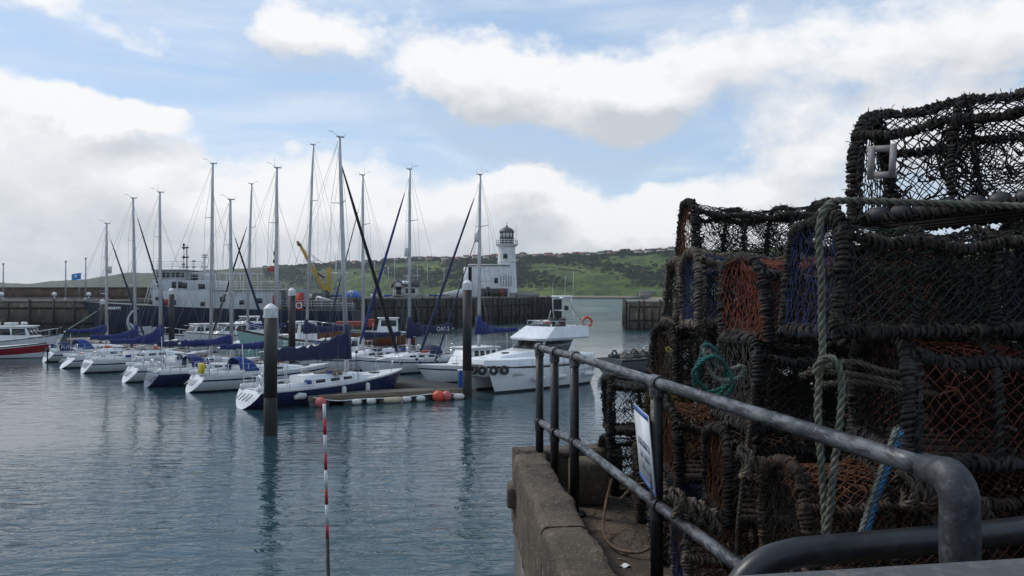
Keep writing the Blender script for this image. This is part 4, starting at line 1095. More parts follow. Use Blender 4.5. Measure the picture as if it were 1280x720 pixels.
# ------------------------------------------------------------------ generic motor boats
def motorboat(name, label, cat, bow, rz, L, B, fs, fb, hullm, bandm, house, group=None, decked=gel2, seed=3, name_text=None, flare=.9, low=gel):
    st = np.array(bow) - np.array([math.cos(rz), math.sin(rz)]) * L
    root = thing(name, label, cat, (st[0], st[1], 0), rz, group)
    H = Hull(L, B, fs, fb, draft=.5, rb=1.0, stern=.88, full=.5, transom_z=-.2)
    hull_parts(root, H, [antif, hullm, bandm, low], [(('z', .05), 0, 3), (('f', .5), 3, 2), (('s', .2), 1 if bandm is not hullm else 1, 2), (('s', 0), 2, 1)], hullm, decked, cockpit=(.04, .26, .35))
    zd = lambda t: float(H.zs(t)) + .03
    mb = MB()
    for s in (-1, 1): mb.tube([H.pt(t, H.zs(t) - .05, s) + np.array([0, s * .03, 0]) for t in np.linspace(0, .97, 14)], .05, 5)
    mb.build('rubbing_strake', blk, root)
    for (x0, x1, w0, h, rake, roofm, nwin, zoff) in house:
        z0 = zd((x0 + x1) / 2 / L) - .05 + zoff
        mb = MB(); mb.hexa([(x0, -w0, z0), (x1, -w0 * .9, z0), (x1, w0 * .9, z0), (x0, w0, z0)], [(x0 + .05, -w0 * .9, z0 + h), (x1 - rake, -w0 * .8, z0 + h), (x1 - rake, w0 * .8, z0 + h), (x0 + .05, w0 * .9, z0 + h)])
        hs = mb.build('wheelhouse', gel, root, bevel=.04)
        mb = MB(); mb.box(((x0 + x1 - rake) / 2 + .05, 0, z0 + h + .05), (x1 - x0 - rake + .35, w0 * 1.95, .1)); mb.build('roof', roofm, root, bevel=.03)
        for s in (-1, 1):
            for k in range(nwin):
                a = x0 + .2 + (x1 - x0 - rake * .5 - .4) * k / nwin; b = a + (x1 - x0 - rake * .5 - .4) / nwin - .12
                ya, yb = [w0 * (1 - .1 * (x - x0) / (x1 - x0)) for x in (a, b)]
                f0, f1 = .45, .88
                def yy(y, f): return y * (1 - .105 * f)
                q = [(a, s * (yy(ya, f0) + .012), z0 + h * f0), (b, s * (yy(yb, f0) + .012), z0 + h * f0), (b - rake * .2, s * (yy(yb, f1) + .012), z0 + h * f1), (a, s * (yy(ya, f1) + .012), z0 + h * f1)]
                mb = MB(); mb.hexa([(p[0], p[1] - s * .05, p[2]) for p in q][::s], q[::s]); mb.build('window', glassd, hs)
        for k in (-1, 0, 1):
            y0, y1 = k * w0 * .56 - w0 * .25, k * w0 * .56 + w0 * .25
            q = [(x1 - rake * .42 + .012, y0, z0 + h * .42), (x1 - rake * .42 + .012, y1, z0 + h * .42), (x1 - rake * .92 + .012, y1 * .93, z0 + h * .92), (x1 - rake * .92 + .012, y0 * .93, z0 + h * .92)]
            mb = MB(); mb.hexa([(p[0] - .06, p[1], p[2]) for p in q], q); mb.build('windscreen', glassd, hs)
    def edge(t, s, dz=0.0): return np.array([*H.pt(t, H.zs(t), s)[:2] * [1, .95], zd(t) + dz])
    mb = MB(); mb.tube([edge(.6, -1), edge(.62, -1, .5), edge(.8, -1, .6), [L - .15, 0, zd(1) + .6], edge(.8, 1, .6), edge(.62, 1, .5), edge(.6, 1)], .022, 6)
    for t in (.7, .8, .9):
        for s in (-1, 1): mb.bar(edge(t, s), edge(t, s, .58), .016, 5)
    mb.build('bow_rail', steel, root)
    if name_text:
        p = H.pt(.8, H.zs(.8) * .7, -1); q = H.pt(.7, H.zs(.7) * .7, -1)
        text('boat_name', name_text, .35, blk, root, tuple((p + q) / 2 + [0, -.06, .1]), (R(84), 0, math.atan2(p[1] - q[1], p[0] - q[0])))
    return root, H, zd
red = mat('hull_red', (.3, .012, .02), (.24, .01, .018), rough=.35, scale=1, coat=.3)
mint = mat('hull_mint', (.3, .5, .48), (.25, .42, .4), rough=.5, scale=1)
r_, H_, zd_ = motorboat('speedboat', 'white and red motorboat moored ahead of the line of yachts', 'motorboat', (-43.7, 76), R(4), 10, 3.1, .9, 1.5, red, gel, [(.6, 3.0, 1.1, .8, .6, gel, 2, 0)], seed=2)
r2, H2, zd2 = motorboat('charter_boat', 'white wheelhouse fishing boat moored behind the red and white motorboat', 'motorboat', (-46.2, 82.5), R(2), 10.5, 3.4, 1.1, 1.95, gel, gel, [(4.2, 8.0, 1.25, 1.5, .8, gel, 2, -.2)])
mb = MB(); mb.lathe([(.3, 0), (.35, .1), (.2, .28)], (6.5, 0, 2.9), 12); mb.box((5.2, 0, 2.95), (.9, 1.0, .35)); mb.build('roof_gear', gel2, r2)
mb = MB(); mb.box((3.6, 0, 2.7), (.4, 1.3, .9)); mb.bar((3.6, .3, 2.8), (3.6, .3, 5.0), .03, 6); mb.build('mast_gantry', grey_d, r2, bevel=.05)
motorboat('motor_yacht', 'white motor yacht with sweeping superstructure moored in front of the ship', 'motorboat', (-33.8, 82), HD + math.pi, 12, 3.9, 1.5, 2.2, gel, gel, [(3.0, 9.4, 1.45, 1.15, 1.9, gel, 4, 0), (3.2, 6.2, 1.2, .75, 1.0, gel, 2, 1.2)])
r3, H3, zd3 = motorboat('wooden_fishing_boat', 'pale green wooden fishing boat with a red-brown rail among the yachts', 'fishing boat', (-25.2, 73), HD + math.pi, 9, 3.2, 1.5, 2.9, mint, mat('rail_brown', (.16, .05, .03), rough=.6), [(1.2, 3.4, 1.0, 1.7, .3, gel2, 2, 0)], low=mint)
r4, H4, zd4 = motorboat('trawler', 'orange-brown wooden fishing boat with a white cabin and red deck gear', 'fishing boat', (-30.5, 94), R(190), 12, 3.8, 1.5, 2.2, mat('hull_orange', (.27, .085, .03), (.2, .06, .025), rough=.6, scale=1.5), whitep, [(2.0, 4.5, 1.2, 1.6, .3, gel2, 2, 0)], low=MATS['hull_orange'])
r4.location.x += 7
mb = MB(); mb.tube([(6, 0, 1.5), (6, 0, 7.0)], [.14, .1], 8); mb.build('mast', mat('varnished_spar', (.2, .09, .035), rough=.5), r4, smooth=True)
mb = MB(); mb.box((7.5, 0, 2.5), (3.4, 2.2, .6)); mb.box((5.2, 0, 2.6), (1.0, 1.6, .9)); mb.build('deck_gear', mat('gear_red', (.35, .05, .03), (.22, .04, .03), rough=.7), r4, bevel=.05)
motorboat('cabin_boat', 'low white cabin motorboat tucked in among the yachts', 'motorboat', (-17.9, 65.2), HD + math.pi, 8, 2.9, 1.0, 1.5, gel, c_navy, [(2.2, 5.4, 1.05, 1.1, .8, gel, 3, 0)])
motorboat('cabin_boat', 'white cabin motorboat with a grey band moored by the ship bow', 'motorboat', (-38.6, 87.5), HD + math.pi, 9, 3.0, 1.2, 1.8, gel, grey_d, [(2.4, 6.0, 1.1, 1.3, .9, gel, 3, 0)])
winchg = mat('work_grey', (.12, .125, .13), (.08, .085, .09), rough=.6)
r5, H5, zd5 = motorboat('open_workboat', 'low grey workboat with stacked gear and a thin steel gantry behind the cruiser', 'workboat', (14.2, 66), R(40), 9, 3.0, 1.15, 1.5, winchg, blk, [], decked=winchg, low=winchg)
mb = MB(); mb.tube([(3.4, -1.2, 1.1), (3.4, -1.2, 3.0), (3.9, -1.2, 3.1), (5.0, -1.0, 3.2)], .045, 6); mb.build('gantry', steel, r5)
for k in range(9):
    mb = MB(); x = 1.0 + (k % 5) * 1.1; y = -.8 + (k // 5) * 1.2
    mb.tube(arc((x, y, 1.25 + .15 * (k % 2)), .32, 0, math.pi, 9, (1, .2, 0), (0, 0, 1)), .07, 6); mb.box((x, y, 1.25), (.75, .6, .35), rz=.3 * k); mb.build('deck_gear', blk if k % 3 else MATS['pontoon_timber'], r5)
mb = MB(); mb.box((6.0, -.7, 1.6), (.7, .5, .45)); mb.build('fuel_can', yel, r5, bevel=.08)

# ------------------------------------------------------------------ survey ship at the quay
def ship():
    X0 = -22.5; L = 40
    root = thing('survey_ship', 'large ship with dark navy hull and white superstructure at the quay', 'ship', (X0, 116.3, 0), math.pi)
    navyh = mat('ship_navy', (.012, .018, .04), (.018, .022, .045), rough=.4, scale=.3)
    wht = mat('ship_white', (.56, .57, .57), (.46, .47, .47), rough=.5, scale=.6, c3=(.4, .39, .37), stretch=(1, 1, .3))
    H = Hull(L, 8.4, 3.7, 5.0, draft=2.2, rb=3.5, stern=.95, full=.6, transom_z=-1.0)
    hull_parts(root, H, [antif, navyh, navyh, navyh], [(('z', .3), 0, 3), (('s', .5), 1, 4), (('s', 0), 2, 1)], navyh, mat('ship_deck', (.1, .13, .1), rough=.8))
    # local x forward (bow), so photo-left is +x ; port faces the camera? rotate pi: +y points to -Y (camera)
    def wx(px): return X0 - (px - 640) / F * 112.3
    def wz(py): return EYE - (py - HOR) / F * 112.3
    yf = 3.2
    def block(x0, x1, z0, z1, name='deckhouse', d=6.2, y=0, m=wht, bev=.06):
        mb = MB(); mb.box(((x0 + x1) / 2, y, (z0 + z1) / 2), (abs(x1 - x0), d, z1 - z0)); return mb.build(name, m, root, bevel=bev)
    xs = lambda a: wx(a)
    block(xs(186), xs(346), 3.6, 6.55, d=6.6)
    block(xs(186), xs(262), 6.55, 8.0, d=6.2)
    br = block(xs(190), xs(226), 8.0, 9.4, 'bridge', d=5.8)
    block(xs(186), xs(232), 9.4, 9.55, 'bridge_roof', d=6.8)
    block(xs(262), xs(350), 6.56, 6.7, 'boat_deck', d=7.2)
    block(xs(226), xs(250), 8.0, 9.1, 'funnel_house', d=4)
    block(xs(352), xs(372), 4.2, 6.8, 'aft_locker', d=4, m=mat('ship_grey', (.3, .31, .32), rough=.6))
    for k in range(6):
        mb = MB(); x = xs(194 + k * 6); mb.box((x, 2.92, 8.75), (.48, .08, .75)); mb.build('bridge_window', glassd, br)
    for px, py, w_, h_ in [(236, 346, 1.0, .9), (228, 357, .6, .8), (214, 356, .6, .9), (222, 356, .6, .9), (194, 388 - 15, .5, .5), (249, 358, .9, .7), (251, 380, .6, .6), (276, 374, .7, .7), (300, 378, .6, .6), (322, 376, .8, .7), (215, 378, .5, .7), (186, 378, .4, .6), (204, 378, .8, .9)]:
        z = wz(py); yy = 3.32 if z < 6.5 else (3.12 if z < 8 else 2.02)
        mb = MB(); mb.box((xs(px), yy, z), (w_, .08, h_)); mb.build('ship_window', glassd if px != 204 else mat('ship_red', (.4, .04, .03)), root)
    # rails
    for (a, b, z, y) in [(262, 350, 6.7, 3.5), (186, 262, 8.0, 3.05), (350, 440, 4.0, 3.7), (186, 250, 9.55, 3.2)]:
        mb = MB()
        for dz in (.4, .75, 1.1): mb.bar((xs(a), y, z + dz), (xs(b), y, z + dz), .03, 4)
        n = int(abs(xs(b) - xs(a)) / 1.3)
        for k in range(n + 1): mb.bar((xs(a) + (xs(b) - xs(a)) * k / n, y, z), (xs(a) + (xs(b) - xs(a)) * k / n, y, z + 1.1), .03, 4)
        mb.build('ship_rail', wht, root)
    # scaffold-like upper frames amidships
    mb = MB()
    for px in range(268, 312, 9):
        for y in (2.2, -2.2): mb.bar((xs(px), y, 6.7), (xs(px), y, 9.0), .05, 5)
    for y in (2.2, -2.2): mb.bar((xs(266), y, 9.0), (xs(314), y, 9.0), .07, 5)
    for px in range(268, 312, 9): mb.bar((xs(px), 2.2, 9.0), (xs(px), -2.2, 9.0), .05, 5)
    mb.build('awning_frame', wht, root)
    # masts
    for px, top, r in [(219, 305, .1), (242, 317, .16), (215, 301, .05), (228, 325, .05)]:
        mb = MB(); mb.tube([(xs(px), 0, 8.0), (xs(px), 0, wz(top))], [r, r * .7], 7)
        for k in range(3): z = 10 + k * 1.4; mb.box((xs(px), 0, min(z, wz(top))), (.5 if r < .12 else .8, .3, .18))
        mb.build('signal_mast', wht if r > .12 else blk, root)
    for px in (215,):
        for py in (304, 308, 320, 329):
            mb = MB(); mb.lathe([(.01, -.3), (.22, 0), (.01, .3)], (xs(px), 0, wz(py)), 8); mb.build('day_shape', blk, root)
    mb = MB(); mb.tube([(xs(334), 0, 5.5), (xs(333), 0, wz(312))], [.2, .12], 8); mb.build('derrick_post', mat('spar_brown', (.22, .1, .045), rough=.6), root)
    mb = MB(); mb.tube([(xs(333), 0, wz(345)), (xs(333), 0, wz(298))], [.09, .06], 6); mb.box((xs(333), 0, wz(325)), (.5, .4, .5)); mb.box((xs(333), 0, wz(315)), (.35, .3, .6)); mb.build('derrick_top', blk, root)
    mb = MB(); mb.box((xs(328), 0, wz(335)), (1.0, .05, .7)); mb.build('ensign', mat('ship_red', (.4, .04, .03)), root)
    # red banner with ring emblem, boats, dark gear aft
    mb = MB(); mb.box((xs(373), 3.6, wz(379)), (1.25, .12, 2.9)); bn = mb.build('red_banner', MATS['ship_red'], root)
    mb = MB(); mb.tube(arc((xs(373), 3.68, wz(382)), .4, 0, 2 * math.pi, 17, (1, 0, 0), (0, 0, 1))[:-1], .09, 5, closed=True); mb.build('ring_emblem', whitep, bn)
    mb = MB(); mb.box((xs(342), 3.3, wz(375)), (.6, .3, 1.3)); mb.build('red_locker', MATS['ship_red'], root)
    mb = MB(); mb.tube([(xs(392), 2, wz(372)), (xs(415), 2, wz(378))], [.3, .22], 7); mb.bar((xs(392), 2, 4), (xs(392), 2, wz(371)), .2, 7); mb.build('deck_crane', pale, root)
    mb = MB(); mb.box((xs(392), 1, wz(370)), (1.6, 1.6, 1.0)); mb.box((xs(402), 1, 4.4), (3, 3, 1.6)); mb.box((xs(425), 1, 4.2), (2.6, 3, 1.2)); mb.build('aft_winch', mat('winch_grey', (.1, .1, .105), rough=.6), root, bevel=.1)
    # lifebuoy, nameplates, dark awning recesses
    mb = MB(); mb.tube(arc((xs(221), 3.2, wz(367)), .38, 0, 2 * math.pi, 17, (1, 0, 0), (0, 0, 1))[:-1], .1, 7, closed=True); mb.build('lifebuoy', orange, root, smooth=True)
    # raised bow bulwark and gangway
    mb = MB(); mb.bar((xs(180), 3.0, 4.6), (xs(186), 3.0, 7.6), .06, 5); mb.bar((xs(176), 3.0, 4.6), (xs(182), 3.0, 7.2), .06, 5); mb.build('stair_rail', wht, root)
    mb = MB(); mb.bar((xs(183), 0, 7), (xs(183), 0, 10.0), .04, 5); mb.box((xs(180), 0, 9.3), (.8, .04, .9)); mb.build('pennant', whitep, root)
    # emblem on the hull side
    def hull_y(x, z): return float(H.pt(np.clip(x / L, 0, 1), z, 1)[1])
    def ribbon(pts, widths, name='hull_emblem'):
        p = smooth_path(np.array([(a, 0, b) for a, b in pts]), 30); w_ = np.interp(np.linspace(0, 1, 30), np.linspace(0, 1, len(widths)), widths)
        t = np.gradient(p, axis=0); t /= np.linalg.norm(t, axis=1)[:, None]
        nn = np.stack([-t[:, 2], 0 * t[:, 0], t[:, 0]], 1)
        a = p + nn * w_[:, None]; b = p - nn * w_[:, None]
        for q in (a, b):
            for i in range(30): q[i, 1] = hull_y(q[i, 0], q[i, 2]) + .05
        mb = MB(); mb.grid(np.stack([a, b], 0)); mb.grid(np.stack([a, b], 0) - [0, .03, 0], flip=True)
        return mb.build(name, whitep, root)
    ribbon([(xs(x), wz(y)) for x, y in [(172, 385), (161, 391), (155, 402), (157, 413), (165, 420)]], [.05, .14, .2, .2, .1])
    ribbon([(xs(x), wz(y)) for x, y in [(157, 404), (165, 411), (176, 411), (187, 408)]], [.1, .35, .32, .05])
    ribbon([(xs(x), wz(y)) for x, y in [(160, 414), (172, 418), (184, 413), (193, 409)]], [.1, .25, .35, .08])
    for px in (122, 139):
        x = xs(px); z = wz(386.5)
        th = math.atan2(hull_y(x + .5, z) - hull_y(x - .5, z), 1.0)
        mb = MB(); mb.box((x, hull_y(x, z) + .06, z), (1.7 if px == 122 else 2.2, .04, .06)); 
        for k in range(5 if px == 122 else 7): mb.box((x - .75 + k * .3, hull_y(x - .75 + k * .3, z) + .06, z + .12), (.17, .04, .42 if k % 2 else .34))
        mb.build('ship_name_lettering', whitep, root)
    # hawse lines
    mb = MB(); mb.tube(smooth_path([(xs(111), hull_y(xs(111), wz(392)), wz(389)), (xs(101), 4.0, wz(402)), (xs(90), 6, wz(414))], 10), .07, 6); mb.build('mooring_line', mat('line_green', (.25, .33, .28), rough=.8), root)
ship()

# ------------------------------------------------------------------ marina pontoons and piles
SP0 = np.array([-5.9, 49.6]); SPD = np.array([-.69, .72]); SPD /= np.linalg.norm(SPD)
rzs = math.atan2(SPD[1], SPD[0])
t_ = thing('walkway_pontoon', 'long timber walkway pontoon between the two rows of yachts', 'pontoon', (SP0[0] + SPD[0] * 33.5, SP0[1] + SPD[1] * 33.5, 0), rzs)
m_ = MB(); m_.box((0, 0, .5), (74, 2.0, .12)); m_.build('decking', pontwood, t_)
for s in (-1, 1):
    m_ = MB(); m_.box((0, s * 1.05, .42), (74, .12, .32)); m_.build('side_beam', pontwood, t_)
for x in np.arange(-35, 36, 4):
    m_ = MB(); m_.box((x, 0, .12), (2.2, 1.9, .6)); m_.build('float', mat('float_grey', (.2, .21, .21)), t_, bevel=.05)
for k, s_ in enumerate([9, 16, 23, 29, 36]):
    c = SP0 + SPD * s_ - HV * 5.0
    q = thing('finger_pontoon', 'narrow timber finger pontoon between moored yachts', 'pontoon', (c[0], c[1], 0), HD, 'finger pontoons between the yachts')
    m_ = MB(); m_.box((0, 0, .45), (8, .8, .14)); m_.build('decking', pontwood, q)
    for x in (-2.8, 0, 2.8):
        m_ = MB(); m_.box((x, 0, .12), (1.2, .75, .55)); m_.build('float', MATS['float_grey'], q, bevel=.04)
# the nearest finger, with floats and buoys along its edge
a = np.array([-10.9, 42.9]); b = np.array([-2.2, 46.6]); d = b - a; LF = np.linalg.norm(d); rzf = math.atan2(d[1], d[0])
q = thing('edge_pontoon', 'weathered timber pontoon edged with white floats and orange buoys', 'pontoon', (*(a), 0), rzf)
for k in range(8):
    m_ = MB(); m_.box((LF / 2, .0 + .17 * k, .5 + .01 * (k % 2)), (LF, .15, .08)); m_.build('plank', pontwood, q)
m_ = MB(); m_.box((LF / 2, -.16, .42), (LF + .1, .16, .3)); m_.build('edge_beam', mat('old_timber', (.19, .15, .1), (.11, .09, .065), rough=.85, scale=2, stretch=(.5, 3, 3)), q, bevel=.02)
for x in np.arange(.6, LF, 1.9):
    m_ = MB(); m_.box((x, .6, .05), (1.0, 1.1, .6)); m_.build('float', MATS['float_grey'], q)
m_ = MB(); m_.tube([(-.15, .2, .55), (-.5, .1, .6), (-.75, 0, .5)], [.2, .22, .12], 8); m_.build('end_bumper', gel2, q, smooth=True)
fl_m = mat('float_white', (.62, .62, .58), (.5, .5, .45), rough=.5, scale=4); fl_c = mat('float_cream', (.5, .43, .27), rough=.6)
xf = 1.2
for k, (x, Lc, m) in enumerate([(2.5, .55, fl_m), (3.3, .55, fl_m), (4.5, 1.05, fl_c), (5.3, .55, fl_m), (6.1, .55, fl_m), (8.35, .7, fl_m)]):
    m_ = MB(); capsule(m_, (x, -.42, .16), .17, Lc, 'X'); m_.build('white_float' if m is fl_m else 'cream_float', m, q, smooth=True)
for k, (x, r, m) in enumerate([(.55, .3, mat('buoy_pink', (.55, .12, .12), rough=.5)), (7.1, .34, mat('buoy_orange', (.62, .07, .035), rough=.45)), (7.6, .3, mat('buoy_faded', (.5, .13, .13), rough=.5))]):
    m_ = MB(); m_.lathe([(r * math.sin(u), -r * math.cos(u)) for u in np.linspace(.05, math.pi - .05, 10)] + [(.05, r * 1.18)], (x, -.5, .24), 14); m_.build('mooring_buoy', m, q, smooth=True)
m_ = MB(); m_.tube(smooth_path([(.2, -.3, .5), (1.4, -.4, .28), (3, -.42, .3), (5, -.42, .28), (7, -.45, .4), (8.6, -.42, .3)], 30), .025, 5); m_.build('float_line', whitep, q)
sv = thing('service_post', 'blue service post on the timber pontoon beside the pile', 'post', (-3.0, 47.0, .5), rzf)
m_ = MB(); m_.box((0, 0, .5), (.3, .3, 1.0)); m_.build('body', mat('post_blue', (.02, .09, .36), rough=.4), sv, bevel=.03)
m_ = MB(); m_.box((0, 0, 1.05), (.34, .34, .08)); m_.build('cap', whitep, sv, bevel=.02)

# piles
pile_m = mat('pile_steel', (.03, .028, .026), (.018, .018, .017), rough=.6, scale=.9, bump=.01, c3=(.055, .043, .033), stretch=(1, 1, .3))
pile_w = mat('pile_weed', (.014, .017, .011), (.024, .024, .016), rough=.75, scale=3, bump=.04, c3=(.045, .034, .022))
pcap = mat('pile_cap', (.7, .71, .7), (.55, .55, .53), rough=.5, scale=3, c3=(.4, .38, .34), stretch=(1, 1, .4))
for (px, Y, top, r, lab) in [(338.5, 34.2, 5.6, .275, 'tall dark mooring pile with white cone cap, standing alone in open water'), (584, 46.2, 6.85, .26, 'dark mooring pile with white cap at the end of the timber pontoon'),
                             (365, 60.9, 6.5, .26, 'dark mooring pile with white cap beside the red banner'), (214.5, 78.2, 6.6, .26, 'dark mooring pile with white cap in front of the ship bridge'), (128, 93.4, 5.45, .26, 'dark mooring pile with white cap at the far end of the marina')]:
    x = (px - 640) / F * Y
    q = thing('mooring_pile', lab, 'pile', (x, Y, 0), group='capped mooring piles of the marina')
    m_ = MB(); m_.lathe([(r, 1.6), (r, top - .35)], n=20); m_.build('shaft', pile_m, q, smooth=True)
    m_ = MB(); m_.lathe([(r * 1.04, -3), (r * 1.05, .8), (r * 1.01, 1.6), (r * .9, 1.62)], n=20); m_.build('weeded_foot', pile_w, q, smooth=True)
    m_ = MB(); m_.lathe([(r * 1.08, top - .6), (r * 1.08, top - .2), (r * .7, top - .08), (r * .12, top + .02)], n=20); m_.build('cap', pcap, q, auto=30)
# red and white pole
q = thing('striped_pole', 'slim red and white banded pole standing in the water', 'pole', (-2.83, 12.4, 0)); 
top = P(405.5, 505, 12.4); bot = P(411, 720, 12.4)
dirp = (top - bot) / (top[2] - bot[2])
def pp(z): return tuple(bot + dirp * (z - bot[2]) - np.array([-2.83, 12.4, 0]))
ys = [505, 524, 543, 567, 587, 611, 630, 655, 672]
cols = ['w', 'r', 'w', 'r', 'w', 'r', 'w', 'r']
pr = mat('pole_red', (.5, .02, .03), (.4, .02, .03), rough=.5); pw = mat('pole_white', (.72, .72, .7), (.55, .55, .52), rough=.5, scale=6)
for k in range(8):
    z1 = EYE - (ys[k] - HOR) / F * 12.4; z0 = EYE - (ys[k + 1] - HOR) / F * 12.4
    m_ = MB(); m_.bar(pp(z0), pp(z1), .026, 10); m_.build('red_band' if cols[k] == 'r' else 'white_band', pr if cols[k] == 'r' else pw, q, smooth=False)
m_ = MB(); m_.bar(pp(-2), pp(EYE - (672 - HOR) / F * 12.4), .029, 10); m_.build('lower_shaft', mat('pole_black', (.02, .022, .02), (.035, .035, .03), rough=.7), q)

# ================================================================== THE QUAY IN FRONT
DECK = 4.5
conc = mat('quay_concrete', (.125, .1, .072), (.055, .045, .033), rough=.9, scale=5, bump=.02, bscale=34, c3=(.2, .175, .135), contrast=(.38, .62))
def concrete(name, base, dark, light, stain):
    m = bpy.data.materials.new(name); m.use_nodes = True
    nt = m.node_tree; b = nt.nodes['Principled BSDF']; n = NB(nt)
    tc = n.new('ShaderNodeTexCoord').outputs['Object']
    c = n.mix(n.mapr(n.noise(tc, 3.0, 7.0, .65), .38, .62), base, dark)
    c = n.mix(n.m('MULTIPLY', n.mapr(n.noise(tc, 1.1, 5.0, .6), .5, .66), .6), c, stain)
    vo = n.new('ShaderNodeTexVoronoi'); vo.inputs['Scale'].default_value = 58; nt.links.new(tc, vo.inputs['Vector'])
    agg = n.m('MULTIPLY', n.mapr(vo.outputs['Distance'], .2, .34, 1, 0), n.mapr(n.noise(tc, 30, 2.0), .47, .55))
    c = n.mix(n.m('MULTIPLY', agg, .75), c, light)
    ce = n.new('ShaderNodeTexVoronoi', feature='DISTANCE_TO_EDGE'); ce.inputs['Scale'].default_value = 2.3
    nt.links.new(n.vm('ADD', tc, n.vm('MULTIPLY', n.comb(n.noise(tc, 7, 4.0), n.noise(n.vm('ADD', tc, (4, 4, 4)), 7, 4.0), 0), (.35, .35, .35))), ce.inputs['Vector'])
    crack = n.m('MULTIPLY', n.mapr(ce.outputs['Distance'], .0, .012, 1, 0), n.mapr(n.noise(tc, 2.2, 2.0), .5, .56))
    c = n.mix(n.m('MULTIPLY', crack, .85), c, (.015, .013, .01))
    lich = n.mapr(n.noise(n.vm('ADD', tc, (9, 2, 4)), 12, 6.0, .72), .58, .64)
    c = n.mix(n.m('MULTIPLY', lich, .55), c, (.24, .22, .17))
    nt.links.new(c, b.inputs['Base Color']); b.inputs['Roughness'].default_value = .9
    h = n.m('ADD', n.m('MULTIPLY', n.noise(tc, 40, 6.0, .7), .012), n.m('SUBTRACT', n.m('MULTIPLY', agg, .0035), n.m('MULTIPLY', crack, .01)))
    bn = n.new('ShaderNodeBump'); bn.inputs['Distance'].default_value = 1.0; nt.links.new(h, bn.inputs['Height']); nt.links.new(bn.outputs[0], b.inputs['Normal'])
    return m
conc = concrete('quay_concrete_rough', (.115, .085, .054), (.05, .038, .025), (.3, .265, .21), (.045, .038, .022))
concw = mat('quay_wall_concrete', (.105, .095, .078), (.055, .052, .044), rough=.85, scale=1.2, bump=.02, bscale=9, c3=(.15, .14, .12), stretch=(1, 1, .35))
deckm = concrete('quay_deck_rough', (.085, .058, .034), (.042, .03, .02), (.16, .135, .1), (.035, .026, .018))
mb = MB()
mb.poly_prism([(-3.2, -4), (9, -4), (9, 7.5), (.9, 6.75), (.02, 6.5), (.02, 6.3), (.24, 3.55), (.43, 1.35), (-3.2, .8)], -3.0, DECK - .02)
tag(mb.build('quay_wall', concw), 'weathered concrete quay wall dropping into the harbour', 'quay')
mb = MB(); mb.poly_prism([(-3.15, -3.95), (8.95, -3.95), (8.95, 7.42), (.95, 6.7), (.1, 6.45), (.27, 3.55), (.46, 1.3), (-3.15, .75)], DECK - .02, DECK)
tag(mb.build('quay_deck', deckm), kind='structure')

def kerb_run(path, w_, h_, name, m, parent, seed, z0=DECK, n=60):
    rg = np.random.default_rng(seed)
    p, Lp = resample(np.c_[np.array(path, float), np.zeros(len(path))], n)
    t, N, Bv = frames(p)
    nrm = np.stack([-t[:, 1], t[:, 0], 0 * t[:, 0]], 1)
    sec = []
    e = .035
    pts = [(-w_ / 2 - .03, -.35), (-w_ / 2 - .03, -.05), (-w_ / 2, .0)]
    for a in np.linspace(math.pi, math.pi / 2, 5): pts.append((-w_ / 2 + e + e * math.cos(a), h_ - e + e * math.sin(a)))
    for u in np.linspace(-.35, .35, 4): pts.append((u * w_, h_ + .003))
    for a in np.linspace(math.pi / 2, 0, 5): pts.append((w_ / 2 - e + e * math.cos(a), h_ - e + e * math.sin(a)))
    pts += [(w_ / 2, .0), (w_ / 2, -.3)]
    pts = np.array(pts)
    rings = []
    wob = np.interp(np.arange(n), np.linspace(0, n, 14), rg.normal(0, .006, 14)); woz = np.interp(np.arange(n), np.linspace(0, n, 12), rg.normal(0, .005, 12))
    for i in range(n):
        r = rg.normal(0, .0018, len(pts))
        rings.append(p[i] + nrm[i] * (pts[:, 0:1] * -1 + wob[i] + r[:, None]) + np.array([0, 0, 1.0]) * (pts[:, 1:2] + woz[i] + r[:, None]) + np.array([0, 0, z0]))
    mb = MB(); mb.loft(np.array(rings)); return mb.build(name, m, parent, auto=45)
kr = thing('concrete_kerb', 'thick rounded concrete kerb along the edge of the near quay', 'kerb')
kl = resample(np.array([(.135, 6.22, 0), (.335, 3.55, 0), (.53, 1.3, 0)]), 300)[0][:, :2]
for k, (a, b) in enumerate(((0, 120), (121, 299))):
    kerb_run([tuple(p) for p in kl[a:b + 1:5]] + [tuple(kl[b])], .25, .27 + .004 * (k % 2), 'kerb_length', conc, kr, k + 3, n=80)
kerb_run([(.02, 6.36), (.86, 6.5)], .24, .27, 'kerb_return', conc, kr, 2, n=40)
mb = MB(); mb.box((.01, 6.1, DECK - .02), (.1, .3, .16)); mb.build('edge_lip', conc, kr, bevel=.03)
mb = MB(); mb.box((.55, 5.82, DECK + .15), (.24, .3, .3), rz=.1)
tag(mb.build('concrete_block', conc, bevel=.02), 'small concrete block beside the end of the kerb', 'block')

